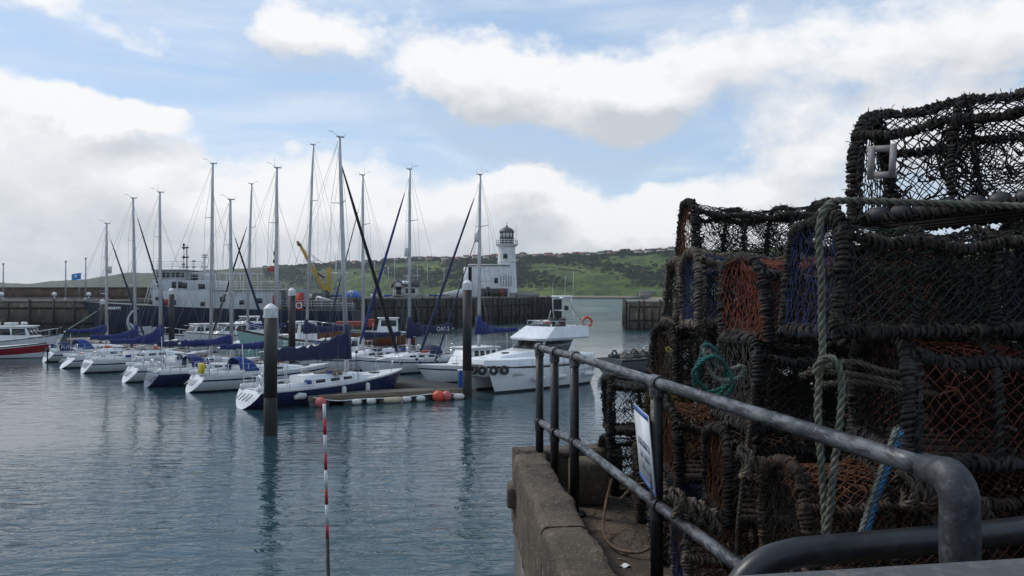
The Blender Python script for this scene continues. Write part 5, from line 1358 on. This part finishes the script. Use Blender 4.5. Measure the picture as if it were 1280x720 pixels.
# ------------------------------------------------------------------ railing
def rail_mat():
    m = bpy.data.materials.new('worn_rail'); m.use_nodes = True
    nt = m.node_tree; b = nt.nodes['Principled BSDF']; n = NB(nt)
    tc = n.new('ShaderNodeTexCoord').outputs['Object']
    nz = n.new('ShaderNodeNewGeometry').outputs['Normal']
    f = n.noise(n.vm('MULTIPLY', tc, (1.6, .3, 1.6)), 30, 8.0, .72)
    g = n.noise(tc, 5, 4.0, .6)
    wear = n.mapr(n.m('ADD', f, n.m('MULTIPLY', n.m('SUBTRACT', g, .5), .6)), .44, .6)
    c = n.mix(wear, (.026, .028, .031), (.14, .145, .155))
    chips = n.mapr(n.noise(tc, 70, 4.0, .6), .6, .66)
    c = n.mix(n.m('MULTIPLY', chips, .45), c, (.24, .25, .26))
    rust = n.mapr(n.noise(n.vm('ADD', tc, (3, 1, 9)), 13, 7.0, .7), .6, .68)
    c = n.mix(n.m('MULTIPLY', rust, .7), c, (.09, .045, .025))
    nt.links.new(c, b.inputs['Base Color'])
    nt.links.new(n.mapr(wear, 0, 1, .5, .36), b.inputs['Roughness'])
    b.inputs['Metallic'].default_value = .35
    bn = n.new('ShaderNodeBump'); bn.inputs['Distance'].default_value = .0012
    nt.links.new(f, bn.inputs['Height']); nt.links.new(bn.outputs[0], b.inputs['Normal'])
    return m
railm = rail_mat()
postm = mat('black_post', (.012, .0125, .013), (.018, .018, .019), rough=.45, scale=9, bump=.002, bscale=60, c3=(.03, .03, .031), metal=.2)
elbm = mat('elbow_paint', (.04, .042, .046), (.022, .023, .026), rough=.5, scale=14, metal=.2, bump=.002, bscale=70, c3=(.075, .078, .082))
RZ = EYE - .42; LZ = EYE - 1.0
E = np.array([1.035, 1.765]); posts = [np.array(p) for p in ((.69, 3.82), (.425, 5.45), (.31, 5.83), (.217, 6.3))]
rl = thing('quay_railing', 'worn dark tubular railing along the near quay with a bent end', 'railing', (.69, 3.82, DECK))
O = np.array([.69, 3.82, DECK])
line = [posts[3], posts[2], posts[1], posts[0], E + (posts[0] - E) * .09]
mb = MB(); mb.tube(resample(np.array([[*p, RZ] for p in line]) - O, 40)[0], .0262, 20); mb.build('top_rail', railm, rl, smooth=True)
low = [posts[3], posts[2], posts[1], posts[0], E]
mb = MB(); mb.tube(resample(np.array([[*p, LZ] for p in low]) - O, 40)[0], .0265, 18); mb.build('lower_rail', railm, rl, smooth=True)
for p in posts:
    mb = MB(); mb.bar(np.array([*p, DECK]) - O, np.array([*p, RZ]) - O, .031, 16); po = mb.build('post', postm, rl, smooth=True)
    for z in (RZ, LZ):
        d = np.array([.21, -1, 0]); d /= np.linalg.norm(d)
        mb = MB(); c = np.array([*p, z]) - O; mb.tube([c - d * .045, c + d * .045], .0365, 16); mb.tube([c - [0, 0, .07], c + [0, 0, .004]], .037, 16); mb.build('collar', postm if z == LZ else railm, rl, auto=40)
    mb = MB(); mb.lathe([(.08, 0), (.08, .015), (.045, .03)], tuple(np.array([*p, DECK]) - O), 16); mb.build('foot_flange', postm, rl, auto=40)
d0 = (E - posts[0]); d0 /= np.linalg.norm(d0)
cc = E + (posts[0] - E) * .06
path = [np.array([*(cc - d0 * .06), RZ]), np.array([*(cc - d0 * .0), RZ])]
for a in np.linspace(0, math.pi / 2, 10):
    path.append(np.array([*(cc + d0 * .056 * math.sin(a)), RZ - .056 * (1 - math.cos(a))]))
path += [path[-1] - [0, 0, .12], path[-1] - [0, 0, .34]]
mb = MB(); mb.tube(np.array(path) - O, np.interp(np.arange(len(path)), [0, 1, 4], [.034, .038, .043]), 20); mb.build('elbow', elbm, rl, smooth=True)
ep = path[-1]
mb = MB(); mb.bar(np.array([ep[0], ep[1], DECK]) - O, ep + [0, 0, .02] - O, .034, 18); mb.build('end_post', elbm, rl, smooth=True)
# the dark cross pipe
px_ = [(2.4, 2.5, 5.355), (1.6, 2.27, 5.35), (1.15, 2.13, 5.35), (.75, 2.03, 5.35)]
path = np.concatenate([resample(np.array(px_), 30)[0], smooth_path([(.72, 2.02, 5.35), (.64, 1.995, 5.338), (.575, 1.98, 5.295), (.535, 1.97, 5.22), (.52, 1.965, 5.1), (.515, 1.962, 4.8), (.515, 1.962, 4.5)], 26)])
pi_ = thing('bent_pipe', 'black handrail pipe with a bent-down end across the foot of the railing', 'handrail', (.515, 1.962, DECK))
mb = MB(); mb.tube(path - np.array([.515, 1.962, DECK]), .037, 18); mb.build('pipe', mat('black_pipe', (.012, .012, .013), (.02, .02, .022), rough=.38, scale=8, c3=(.03, .03, .032)), pi_, smooth=True)
mb = MB(); mb.lathe([(.09, 0), (.09, .015), (.05, .03)], n=16); mb.build('foot_flange', postm, pi_)

# near grey wall top along the bottom of the view
mb = MB()
th = math.atan2(.104, .625); c0 = np.array([.17, 1.136]); dd = np.array([math.cos(th), math.sin(th)]); nn = np.array([dd[1], -dd[0]])
pts = []
for s_, q in ((-.9, 0), (5.0, 0), (5.0, .42), (-.9, .42)): pts.append(c0 + dd * s_ + nn * q)
mb.poly_prism(pts[::-1], DECK - .1, EYE - .4)
tag(mb.build('near_wall', mat('grey_paint', (.075, .077, .082), (.052, .054, .058), rough=.65, scale=9, bump=.003, bscale=80, c3=(.11, .105, .095)), bevel=.02), 'low grey painted wall in front of the railing', 'wall')

# sign
sg = thing('notice_sign', 'white notice with blue borders hung on the railing post', 'sign', (.655, 3.975, 5.24))
tilt = math.atan2(.035, .38)
def sgpt(u, v, o=0.0):   # u along -Y (left to right for a reader on the water side), v up
    return (-.0 - v * .092 - o, -u + 0, v)
def plate(u0, u1, v0, v1, o0, o1):
    m = MB()
    m.hexa([sgpt(u0, v0, o0), sgpt(u1, v0, o0), sgpt(u1, v1, o0), sgpt(u0, v1, o0)], [sgpt(u0, v0, o1), sgpt(u1, v0, o1), sgpt(u1, v1, o1), sgpt(u0, v1, o1)])
    return m
plate(-.225, .225, -.19, .19, -.003, .002).build('board', mat('sign_white', (.66, .68, .7), (.6, .62, .64), rough=.35), sg)
sb = mat('sign_blue', (.06, .14, .42), rough=.35)
plate(-.225, .225, .162, .19, .002, .0035).build('blue_border', sb, sg)
plate(-.225, .225, -.19, -.165, .002, .0035).build('blue_border', sb, sg)
gt = mat('sign_text', (.3, .33, .4), rough=.5)
rg = np.random.default_rng(3)
for v, u0, u1 in ((.0, -.15, .18), (-.06, -.11, .14), (-.115, -.09, .13)):
    m = MB(); u = u0
    while u < u1:          # lettering too small to be read: strokes of letter height
        wl = rg.uniform(.018, .026)
        for (a, b, c, d) in ((0, .006, 0, .036), (wl - .006, wl, 0, .036), (0, wl, .015, .02), (0, wl, .031, .036)):
            if rg.uniform() < .78:
                q = plate(u + a, u + b, v + c, v + d, .002, .0036); m.add(np.concatenate(q.V), q.Fs[0])
        u += wl + .009
    if m.n: m.build('lettering', gt, sg)['kind'] = 'stuff'
mb = MB(); mb.box((.022, -.12, .1), (.03, .03, .05)); mb.box((.03, -.12, -.1), (.03, .03, .05)); mb.build('bracket', postm, sg)

# ------------------------------------------------------------------ lobster pots
def net_edges(S, nu, nv, rg, jit=.25, drop=.02):
    """diamond net on a surface S(u,v) -> points ; returns segment ends"""
    i, j = np.meshgrid(np.arange(nu + 1), np.arange(nv + 1), indexing='ij')
    u = np.clip((i + rg.normal(0, jit * .4, i.shape)) / nu, 0, 1); v = np.clip((j + rg.normal(0, jit * .4, j.shape)) / nv, 0, 1)
    pts = S(u, v)
    pts = pts + rg.normal(0, .0035, pts.shape)
    A = []; B = []
    for di, dj in ((1, 1), (1, -1)):
        a = pts[:-1, :-1] if dj == 1 else pts[:-1, 1:]
        b = pts[1:, 1:] if dj == 1 else pts[1:, :-1]
        par = ((i + j) % 2 == 0)[:-1, :-1] if dj == 1 else ((i + j) % 2 == 0)[:-1, 1:]
        k = par & (rg.uniform(size=par.shape) > drop)
        A.append(a[k]); B.append(b[k])
    return np.concatenate(A), np.concatenate(B)

def arch(W, H, e, n):
    a = np.linspace(math.pi, 0, n)
    c = np.cos(a); s_ = np.sin(a)
    p = np.stack([W / 2 + W / 2 * np.sign(c) * np.abs(c) ** e, H * np.abs(s_) ** e], 1)
    d = np.concatenate([[0], np.cumsum(np.linalg.norm(np.diff(p, axis=0), axis=1))]); q = np.linspace(0, d[-1], n)
    return np.stack([np.interp(q, d, p[:, 0]), np.interp(q, d, p[:, 1])], 1)

def fuzz(mb, path, rg, n):
    """frayed ends, weed and loose turns standing off a rope-bound bar"""
    p, L_ = resample(path, n)
    d = rg.normal(size=(n, 3)); d /= np.linalg.norm(d, axis=1)[:, None]
    a = p + d * .012 + rg.normal(0, .004, (n, 3)); b = p + d * rg.uniform(.022, .042, (n, 1)) + rg.normal(0, .008, (n, 3))
    mb.prisms(a, b, .0016)
    for k in range(max(1, int(L_ / .13))):      # knots and lumps
        i = rg.integers(2, n - 2); c = p[i] + rg.normal(0, .006, 3); r_ = rg.uniform(.014, .024)
        q = c + np.cumsum(rg.normal(0, r_ * .55, (7, 3)), axis=0) * .6
        mb.tube(smooth_path(q, 18), rg.uniform(.005, .009), 5)

def pot_meshes(seed, e=.4, L=.95, W=.55, H=.43, cell=.022, strand=.002, hoops=4):
    rg = np.random.default_rng(seed)
    M = {}
    ar = arch(W * .96, H * .95, e, 61); ar[:, 0] += W * .02
    skew = rg.normal(0, .02, 6)
    hx = np.linspace(.025, L - .025, hoops) + np.concatenate([[0], rg.normal(0, .015, hoops - 2), [0]])
    # wrapped frame
    fr = MB()
    def bowed(x, k):
        q = ar + np.stack([rg.normal(0, .004) + .006 * np.sin(np.linspace(0, 6, 61) + k), .005 * np.sin(np.linspace(0, 9, 61) + 2 * k)], 1)
        return np.c_[x + .012 * np.sin(np.linspace(0, 3.1, 61)) * skew[k % 6] * 40, q[:, 0], q[:, 1]]
    for k, x in enumerate(hx):
        endh = k in (0, hoops - 1)
        coil(fr, bowed(x, k), .009 if endh else .005, .0085 if endh else .0065, .0155 if endh else .019, rg)
        fuzz(fr, bowed(x, k), rg, 260 if endh else 130)
        if endh: coil(fr, bowed(x + (.03 if k == 0 else -.03), k) * [1, 1, .97], .004, .007, .032, rg)
    for yy, zz in ((.02, .02), (W - .02, .02)):
        p = np.c_[np.linspace(.02, L - .02, 30), np.full(30, yy) + rg.normal(0, .003, 30), np.full(30, zz)]
        coil(fr, p, .010, .008, .017, rg); fuzz(fr, p, rg, 160)
    tops = [.27, .73] if e < .6 else [.3, .5, .7]
    for f in tops:
        i = int(f * 60); y0, z0 = ar[i]
        p = np.c_[np.linspace(.02, L - .02, 30), np.full(30, y0) + .008 * np.sin(np.linspace(0, 5, 30) + seed), np.full(30, z0) + .01 - .02 * np.sin(np.linspace(0, math.pi * (hoops - 1), 30)) ** 2]
        coil(fr, p, .007, .0085, .018, rg); fuzz(fr, p, rg, 200)
    for y0 in (W * .5,):
        for x in (.03, L - .03):
            coil(fr, np.c_[np.full(12, x), np.linspace(.02, W - .02, 12), np.full(12, .022)], .010, .008, .018, rg)
    M['frame'] = fr.mesh('frame', blk, True)
    # side and top netting, drawn in between the hoops
    def S(u, v):
        x = u * L
        k = np.abs(np.sin(math.pi * u * (hoops - 1))) ** .8
        idx = v * 60; i0 = np.clip(idx.astype(int), 0, 59); f = idx - i0
        y = ar[i0, 0] * (1 - f) + ar[i0 + 1, 0] * f; z = ar[i0, 1] * (1 - f) + ar[i0 + 1, 1] * f
        cy, cz = W / 2, H * .45
        sag = 1 - .07 * k * (.4 + np.abs(np.sin(v * 9 + seed)))
        return np.stack([x + .01 * np.sin(v * 17 + seed), cy + (y - cy) * sag, cz + (z - cz) * sag], -1)
    per = 1.0 if e > .6 else 1.25
    nm = MB(); A_, B_2 = net_edges(S, int(L / cell), int(per / cell * 1.05), rg); nm.prisms(A_, B_2, strand)
    uu = rg.uniform(0, 1, 420); vv = rg.uniform(.05, .95, 420); q = S(uu, vv)
    cl = rg.integers(0, 14, 420); cu_ = rg.uniform(0, 1, (14, 2)); q = S(np.clip(cu_[cl, 0] + rg.normal(0, .05, 420), 0, 1), np.clip(cu_[cl, 1] + rg.normal(0, .04, 420), .03, .97))
    e2 = q + rg.normal(0, .016, q.shape) + np.array([0, 0, -.014]); nm.prisms(q, e2, strand * .9)      # weed hanging on the mesh
    for k in range(7):       # slack mending twine
        u0, v0 = rg.uniform(.05, .9), rg.uniform(.1, .9); n_ = 9
        pth = S(np.clip(u0 + np.cumsum(rg.normal(.01, .03, n_)), .01, .99), np.clip(v0 + np.cumsum(rg.normal(0, .02, n_)), .02, .98)); nm.tube(smooth_path(pth, 26), strand * 1.6, 4)
    M['side_net'] = nm.mesh('side_net', blk)
    # end netting
    def half(v):
        z = v * H * .95
        j = np.argmin(np.abs(ar[None, :31, 1] - z.reshape(-1)[:, None]), axis=1).reshape(v.shape)
        return np.abs(ar[j, 0] - W / 2)
    for key, x0, sg_ in (('end_net', .012, 1), ('far_end_net', L - .012, -1)):
        nm = MB()
        def SE(u, v):
            hw = half(v)
            bul = .02 * np.sin(math.pi * u) * np.sin(math.pi * v)
            return np.stack([x0 + sg_ * bul, W / 2 + (u * 2 - 1) * hw, v * H * .95], -1)
        A_, B_2 = net_edges(SE, int(W / (cell * .8)), int(H / (cell * 1.7)), rg, jit=.45); nm.prisms(A_, B_2, strand * .85)
        M[key] = nm.mesh('end_net', blk)
    # funnel and divider inside
    nm = MB()
    for xc in (L * .33, L * .68):
        def SI(u, v): return np.stack([xc + .06 * np.sin(u * 7 + seed) + .05 * np.cos(v * 5), .04 + u * (W - .08), .02 + v * H * .86], -1)
        A_, B_2 = net_edges(SI, 22, 18, rg, jit=.7); nm.prisms(A_, B_2, strand * 1.2)
    for yc, sg_ in ((.02, 1), (W - .02, -1)):
        def SF(u, v):
            a = u * 2 * math.pi; r_ = .17 * (1 - v) + .055 * v
            return np.stack([L * .5 + r_ * np.cos(a) * 1.3, yc + sg_ * v * W * .42, H * .48 + r_ * np.sin(a)], -1)
        A_, B_2 = net_edges(SF, 36, 12, rg); nm.prisms(A_, B_2, strand)
    # tangled twine and weed inside, added to darken the pot's interior
    for k in range(34):
        c = np.array([rg.uniform(.1, L - .1), rg.uniform(.05, W - .05), rg.uniform(.03, H * .8)])
        w_ = np.cumsum(rg.normal(0, .03, (10, 3)), axis=0); p = np.clip(c + w_, [.03, .03, .02], [L - .03, W - .03, H * .9])
        nm.tube(smooth_path(p, 26), .0035, 4)
    M['inner_net'] = nm.mesh('inner_net', blk)
    def bend(m_):          # years of stacking have racked and sagged the frame
        me = M[m_]; V = np.empty(len(me.vertices) * 3, np.float32); me.vertices.foreach_get('co', V); V = V.reshape(-1, 3).astype(float)
        x, y, z = V.T
        V[:, 0] += rk[0] * z + .018 * np.sin(5 * y / W + seed) * (z / H)
        V[:, 1] += rk[1] * z + .022 * np.sin(3.3 * x / L + seed * 2) * (z / H)
        V[:, 2] += (.02 * np.sin(4.1 * x / L + seed) - .03 * np.sin(math.pi * x / L) + .015 * np.sin(5 * y / W + seed)) * (z / H)
        me.vertices.foreach_set('co', V.astype(np.float32).ravel()); me.update()
    rk = rg.uniform(-.12, .12, 2)
    for m_ in list(M): bend(m_)
    # weight slats of the base
    sl = []
    m = MB()
    for k in range(5):
        y = .05 + (W - .1) * k / 4
        m.box((L / 2, y, .012), (L - .04, .045, .016))
    M['base_slats'] = m.mesh('base_slats', blk)
    return M

def netm(name, c, c2=None): return mat(name, c, c2 or tuple(x * .5 for x in c), rough=.9, scale=14, contrast=(.3, .6), spec=.15, c3=(.07, .058, .046))
wrapd = netm('wrap_dark', (.05, .043, .037), (.02, .0185, .017)); wrapb = netm('wrap_brown', (.085, .06, .042), (.035, .027, .022)); wrapt = netm('wrap_tan', (.2, .165, .125), (.07, .058, .046)); wrapg = netm('wrap_grey', (.065, .061, .057), (.026, .025, .024))
n_blk = netm('net_black', (.02, .02, .02)); n_green = netm('net_dark_green', (.045, .062, .054)); n_blue = netm('net_blue', (.042, .062, .16)); n_or = netm('net_orange', (.31, .085, .05)); n_rust = netm('net_rust', (.19, .08, .04)); n_yel = netm('net_yellow', (.26, .19, .035)); n_grey = netm('net_grey', (.13, .125, .115)); n_brown = netm('net_brown', (.1, .07, .05))
slat = mat('pot_slat', (.045, .035, .028), (.025, .02, .018), rough=.9)
PV = [pot_meshes(21, .36), pot_meshes(22, .44, hoops=4), pot_meshes(23, .34, hoops=3), pot_meshes(24, .55, hoops=4), pot_meshes(25, .4, hoops=5), pot_meshes(26, .62, hoops=4), pot_meshes(27, .48, hoops=3)]
PR = pot_meshes(31, .95, L=1.1, W=.66, H=.53, hoops=4, cell=.024, strand=.0026)
def pot(label, M, x, y, z, yaw=0.0, frame=wrapd, side=n_blk, end=n_blk, inner=n_blk, rx=0.0, ry=0.0, sc=(1, 1, 1)):
    t_ = thing('lobster_pot', label, 'lobster pot', (x, y, z), yaw, 'lobster pots stacked on the quay')
    t_.rotation_euler = (rx, ry, yaw); t_.scale = sc
    for nm, m in (('frame', frame), ('side_net', side), ('end_net', end), ('far_end_net', end), ('inner_net', inner), ('base_slats', slat)):
        linked(nm.replace('far_', ''), M[nm], t_, mats=[m])
    return t_
lev = ['at the bottom', 'second from the bottom', 'third from the bottom', 'fourth from the bottom', 'on top']
def col(where, x, y, specs, hh):
    z = DECK + .005
    for k, sp in enumerate(specs):
        sp = dict(sp); dx = sp.pop('dx', 0); dy = sp.pop('dy', 0); kind = sp.pop('kind'); dz = sp.pop('dz', 0); M = sp.pop('M', PV[(k * 2 + int(y * 3)) % 7])
        yaw = sp.pop('yaw', R(random.uniform(-6, 6))); dx += random.uniform(-.05, .05); sp.setdefault('ry', R(random.uniform(-2.5, 2.5))); sp.setdefault('rx', R(random.uniform(-2.5, 2.5)))
        sp.setdefault('sc', (random.uniform(.95, 1.05), random.uniform(.95, 1.05), random.uniform(.98, 1.06)))
        pot(f'{kind} lobster pot {lev[k]} of the stack {where}', M, x + dx, y + dy, z + dz, yaw, **sp)
        z += hh
col('by the railing elbow', 1.06, 2.76, [
    dict(kind='black-netted', frame=wrapd), dict(kind='dark rope-bound', frame=wrapb, side=n_rust), dict(kind='orange-netted', side=netm('net_dull_orange', (.22, .068, .042)), end=n_blk, M=PV[5], frame=wrapg, dx=.31, yaw=R(-4)),
    dict(kind='blue-ended', side=n_green, end=n_blue, frame=wrapd, yaw=R(1), M=PV[0])], .447)
pa = pot('round-topped lobster pot with a white plastic escape frame', PR, 1.37, 3.28, DECK - .005 + .447 * 4, R(-40), ry=R(-3.5), frame=wrapd, side=n_blk, end=n_blk)
mb = MB()
for (x0, x1, z0, z1) in ((.1, .138, .1, .31), (.232, .27, .1, .31), (.1, .27, .1, .14), (.1, .27, .27, .31)): mb.box((.04 + (x0 + x1) / 2 * .62, -.002 + (.0015 if x1 - x0 > .1 else 0), (z0 + z1) / 2 * .62 + .11), ((x1 - x0) * .62, .012, (z1 - z0) * .62), ry=.12)
mb.build('escape_frame', mat('weathered_plastic', (.3, .28, .26), (.18, .165, .155), rough=.7, scale=20), pa)
m = MB(); 
for k in range(11): 
    x = .12 + k * .085; capsule(m, (x, .03, .03), .034, .085, 'X', 9)
m.build('rubber_bumper', blk, pa, smooth=True)
col('by the hanging green rope', 1.05, 3.66, [
    dict(kind='blue-rust netted', side=n_rust, end=n_blue, frame=wrapt, dx=-.27), dict(kind='brown-netted', side=n_brown, end=n_rust, frame=wrapd, dx=-.1), dict(kind='black-netted', frame=wrapg, side=n_blk, end=n_grey),
    dict(kind='orange-ended', side=n_or, end=n_or, frame=wrapg, yaw=R(9), dx=.06, M=PV[2])], .425)
col('by the teal coil', 1.06, 4.44, [
    dict(kind='blue-netted', side=n_blue, end=n_blue, frame=wrapt, dx=-.3), dict(kind='rust-brown netted', side=n_rust, end=n_rust, frame=wrapd, dx=-.17), dict(kind='black-netted', side=n_grey, end=n_blk, frame=wrapd),
    dict(kind='tan-roped blue-netted', side=n_blue, end=n_blue, frame=wrapt, yaw=R(-3))], .435)
col('standing tallest', 1.1, 5.26, [
    dict(kind='blue and brown netted', side=n_brown, end=n_blue, frame=wrapb, dx=-.26), dict(kind='yellow-netted', side=n_yel, end=n_yel, frame=wrapd, dx=-.14), dict(kind='black-netted', side=n_blk, end=n_brown, frame=wrapd),
    dict(kind='brown-roped', side=n_brown, end=n_blk, frame=wrapt), dict(kind='open black-netted', side=n_blk, end=n_rust, frame=wrapd, dx=.07, M=PV[1])], .431)
col('at the quay end', .74, 5.96, [
    dict(kind='black and blue netted', side=n_blk, end=n_blk, frame=wrapd), dict(kind='pale-flecked black', side=n_grey, end=n_blk, frame=wrapd), dict(kind='small brown-roped', side=n_blk, end=n_brown, frame=wrapb, dx=.36, sc=(.8, .8, .72))], .44)
# second row behind, added to block light coming through the nets
for k, (wh, x, y, nlev, hh) in enumerate([('added in back of the elbow', 2.1, 2.8, 4, .447), ('added in back of green rope', 2.12, 3.7, 4, .425), ('added in back of teal coil', 2.1, 4.5, 4, .435), ('added in back of the tallest', 2.16, 5.3, 4, .431)]):
    col(wh, x, y, [dict(kind=['dark-netted', 'brown-netted', 'black-netted', 'green-netted'][(i + k) % 4], side=[n_blk, n_brown, n_blk, n_green][(i + k) % 4]) for i in range(nlev)], hh)

# ------------------------------------------------------------------ ropes
def rope_thing(name, label, pts, r, m, n=60, strands=3, group=None):
    p = smooth_path(np.array(pts), n)
    mb = MB(); rope(mb, p, r, mi=0, strands=strands)
    rg_ = np.random.default_rng(len(label)); nh = 500; q = p[rg_.integers(0, len(p), nh)]; dq = rg_.normal(size=(nh, 3)); dq /= np.linalg.norm(dq, axis=1)[:, None]
    mb.prisms(q + dq * r * .8, q + dq * r * rg_.uniform(1.1, 1.7, (nh, 1)) + rg_.normal(0, r * .3, (nh, 3)), .0007)
    return tag(mb.build(name, m, smooth=True), label, 'rope', group)
r_green = netm('rope_green', (.17, .175, .14), (.1, .105, .08)); r_tan = netm('rope_tan', (.28, .19, .13), (.18, .12, .08)); r_teal = netm('rope_teal', (.06, .2, .17), (.03, .11, .1)); r_blue = netm('rope_blue', (.05, .15, .26), (.03, .08, .15)); r_pale = netm('rope_pale', (.3, .31, .27), (.18, .19, .16)); r_brown = netm('rope_brown', (.12, .105, .08), (.07, .06, .045))
rope_thing('draped_rope', 'thick grey-green rope laid over the upper pot and hanging down its corner',
    [P(1420, 262, 2.72), P(1280, 258, 2.72), P(1160, 254, 2.73), P(1070, 251, 2.74), P(1041, 253, 2.73), P(1028, 268, 2.71), P(1024, 300, 2.7), P(1027, 350, 2.7), P(1027, 400, 2.7), P(1028, 440, 2.69), P(1024, 470, 2.68), P(1022, 520, 2.66), P(1026, 580, 2.64), P(1030, 640, 2.62), P(1031, 668, 2.6), P(1036, 640, 2.6), P(1041, 590, 2.6), P(1049, 530, 2.62), P(1052, 480, 2.64), P(1046, 454, 2.65), P(1034, 447, 2.66), P(1022, 456, 2.66), P(1019, 468, 2.67)], .0135, r_green, 190)
for k, (a, b, c) in enumerate([((1000, 470), (1060, 452), (1150, 470)), ((1010, 462), (1080, 470), (1160, 482)), ((1030, 480), (1090, 478), (1170, 492))]):
    rope_thing('slack_rope', ['uppermost', 'middle', 'lowest'][k] + ' slack brown rope in the gap between the pots', [P(*a, 2.85), P(*b, 2.8), P((b[0] + c[0]) / 2, (b[1] + c[1]) / 2 + 3, 2.78), P(*c, 2.85)], .011, r_brown, 40, group='slack brown ropes between the pots')
rope_thing('blue_rope', 'blue rope slanting down past the railing', [P(1126, 540, 2.62), P(1112, 578, 2.58), P(1096, 620, 2.55), P(1082, 668, 2.52)], .009, r_blue, 30)
rope_thing('beige_rope', 'beige rope slanting down beside the blue rope', [P(1120, 535, 2.63), P(1104, 578, 2.59), P(1090, 620, 2.56), P(1074, 668, 2.53)], .009, r_pale, 30)
rope_thing('hanging_line', 'thin grey line hanging straight down between the stacks', [P(941, 480, 3.56), P(938, 520, 3.55), P(930, 580, 3.53), P(922, 650, 3.5), P(919, 700, 3.48)], .009, r_brown, 40)
loop = []
for k in range(4):
    for a in np.linspace(0, 2 * math.pi, 12, endpoint=False):
        loop.append(P(888 + (20 + 4 * k + 4 * math.sin(3 * a + k)) * math.cos(a) * .85, 462 + (30 - 3 * k + 6 * math.sin(2 * a + 2 * k)) * math.sin(a) + 6 * k, 3.5 - .02 * k + .03 * math.sin(a)))
rope_thing('coiled_rope', 'loose coil of teal rope hanging on the pots', loop[:42], .009, r_teal, 150)
rope_thing('pale_coil', 'pale rope looped through the teal coil', [P(878, 432, 3.48), P(884, 452, 3.46), P(892, 470, 3.45), P(908, 476, 3.45), P(925, 470, 3.46), P(928, 458, 3.47), P(910, 462, 3.46), P(895, 455, 3.46), P(886, 438, 3.48)], .0105, r_pale, 80)
rope_thing('tan_loop', 'loop of tan rope lying on the quay by the kerb', [(.66, 5.3, DECK + .28), (.6, 5.15, DECK + .14), (.56, 4.9, DECK + .05), (.6, 4.65, DECK + .03), (.74, 4.55, DECK + .04), (.86, 4.68, DECK + .1), (.9, 4.9, DECK + .22), (.86, 5.05, DECK + .3), (.76, 5.0, DECK + .3), (.66, 4.86, DECK + .26)], .0095, r_tan, 90)
rg = np.random.default_rng(8)
for k, (px, py, Y, m, lab) in enumerate([(868, 640, 3.5, wrapt, 'thick knotted tan rope bundle behind the lower rail'), (955, 590, 3.3, wrapt, 'knotted pale rope bundle between the pots'), (1195, 628, 2.55, wrapb, 'orange-brown rope bundle behind the railing elbow'), (1165, 625, 2.6, wrapt, 'pale rope bundle left of the orange-brown bundle')]):
    c = P(px, py, Y); mb = MB(); q = []
    for i in range(66):       # a hank: short turns laid over one another
        u = i / 66; a_ = i * .95; r1 = .05 + .012 * math.sin(i * 1.7)
        q.append(c + np.array([(u - .5) * .2 + .012 * math.sin(i * 2.3), .045 * math.cos(a_), -(u - .5) * .1 + r1 * math.sin(a_)]))
    rope(mb, smooth_path(np.array(q), 330), .0125, n=5, lay=6); tag(mb.build('rope_bundle', m, smooth=True), lab, 'rope')
# small litter on the deck
for k, (x, y, m, lab) in enumerate([(.62, 4.42, whitep, 'scrap of white paper on the quay deck'), (.93, 4.05, mat('blue_scrap', (.05, .12, .4)), 'scrap of blue plastic on the quay deck')]):
    mb = MB(); g = np.array([[(x + u * .03, y + v * .02, DECK + .006 + .01 * math.sin(u * 3 + v)) for u in np.linspace(-1, 1, 5)] for v in np.linspace(-1, 1, 4)]); mb.grid(g); mb.grid(g - [0, 0, .002], flip=True)
    tag(mb.build('litter', m), lab, 'litter')

rg = np.random.default_rng(44); mb = MB()
for k in range(420):
    y = rg.uniform(2.6, 6.3); x0 = .5 - .085 * (y - 3.3) + .02; x = x0 + rg.uniform(.0, .75); r_ = rg.uniform(.002, .007) * (1 if k % 13 else 1.7)
    mb.box((x, y, DECK + r_ * .3), (r_ * 2, r_ * rg.uniform(1, 2.4), r_), rz=rg.uniform(0, 3), ry=rg.uniform(-.4, .4))
for k in range(40):
    y = rg.uniform(3.2, 6.2); x = .55 - .085 * (y - 3.3) + rg.uniform(0, .6); c = np.array([x, y, DECK + .006]); w_ = np.cumsum(rg.normal(0, .018, (6, 3)) * [1, 1, .1], axis=0)
    mb.tube(smooth_path(c + w_, 16), .003, 4)
tag(mb.build('deck_grit', mat('grit', (.12, .1, .075), (.05, .042, .032), rough=.9, scale=9, c3=(.3, .28, .24))), 'grit, shell and twine ends scattered on the quay', 'grit', kind='stuff')

# ------------------------------------------------------------------ the damp air over the harbour
hz = bpy.data.materials.new('sea_haze'); hz.use_nodes = True
hz.node_tree.nodes.clear()
vo = hz.node_tree.nodes.new('ShaderNodeVolumePrincipled'); ho = hz.node_tree.nodes.new('ShaderNodeOutputMaterial')
vo.inputs['Color'].default_value = (.86, .9, .95, 1); vo.inputs['Density'].default_value = .00009; vo.inputs['Anisotropy'].default_value = .3
hz.node_tree.links.new(vo.outputs[0], ho.inputs['Volume'])
mb = MB(); mb.box((0, 3350, 85), (12200, 7500, 182))
tag(mb.build('haze', hz), 'thin sea haze over the harbour', 'haze', kind='stuff')
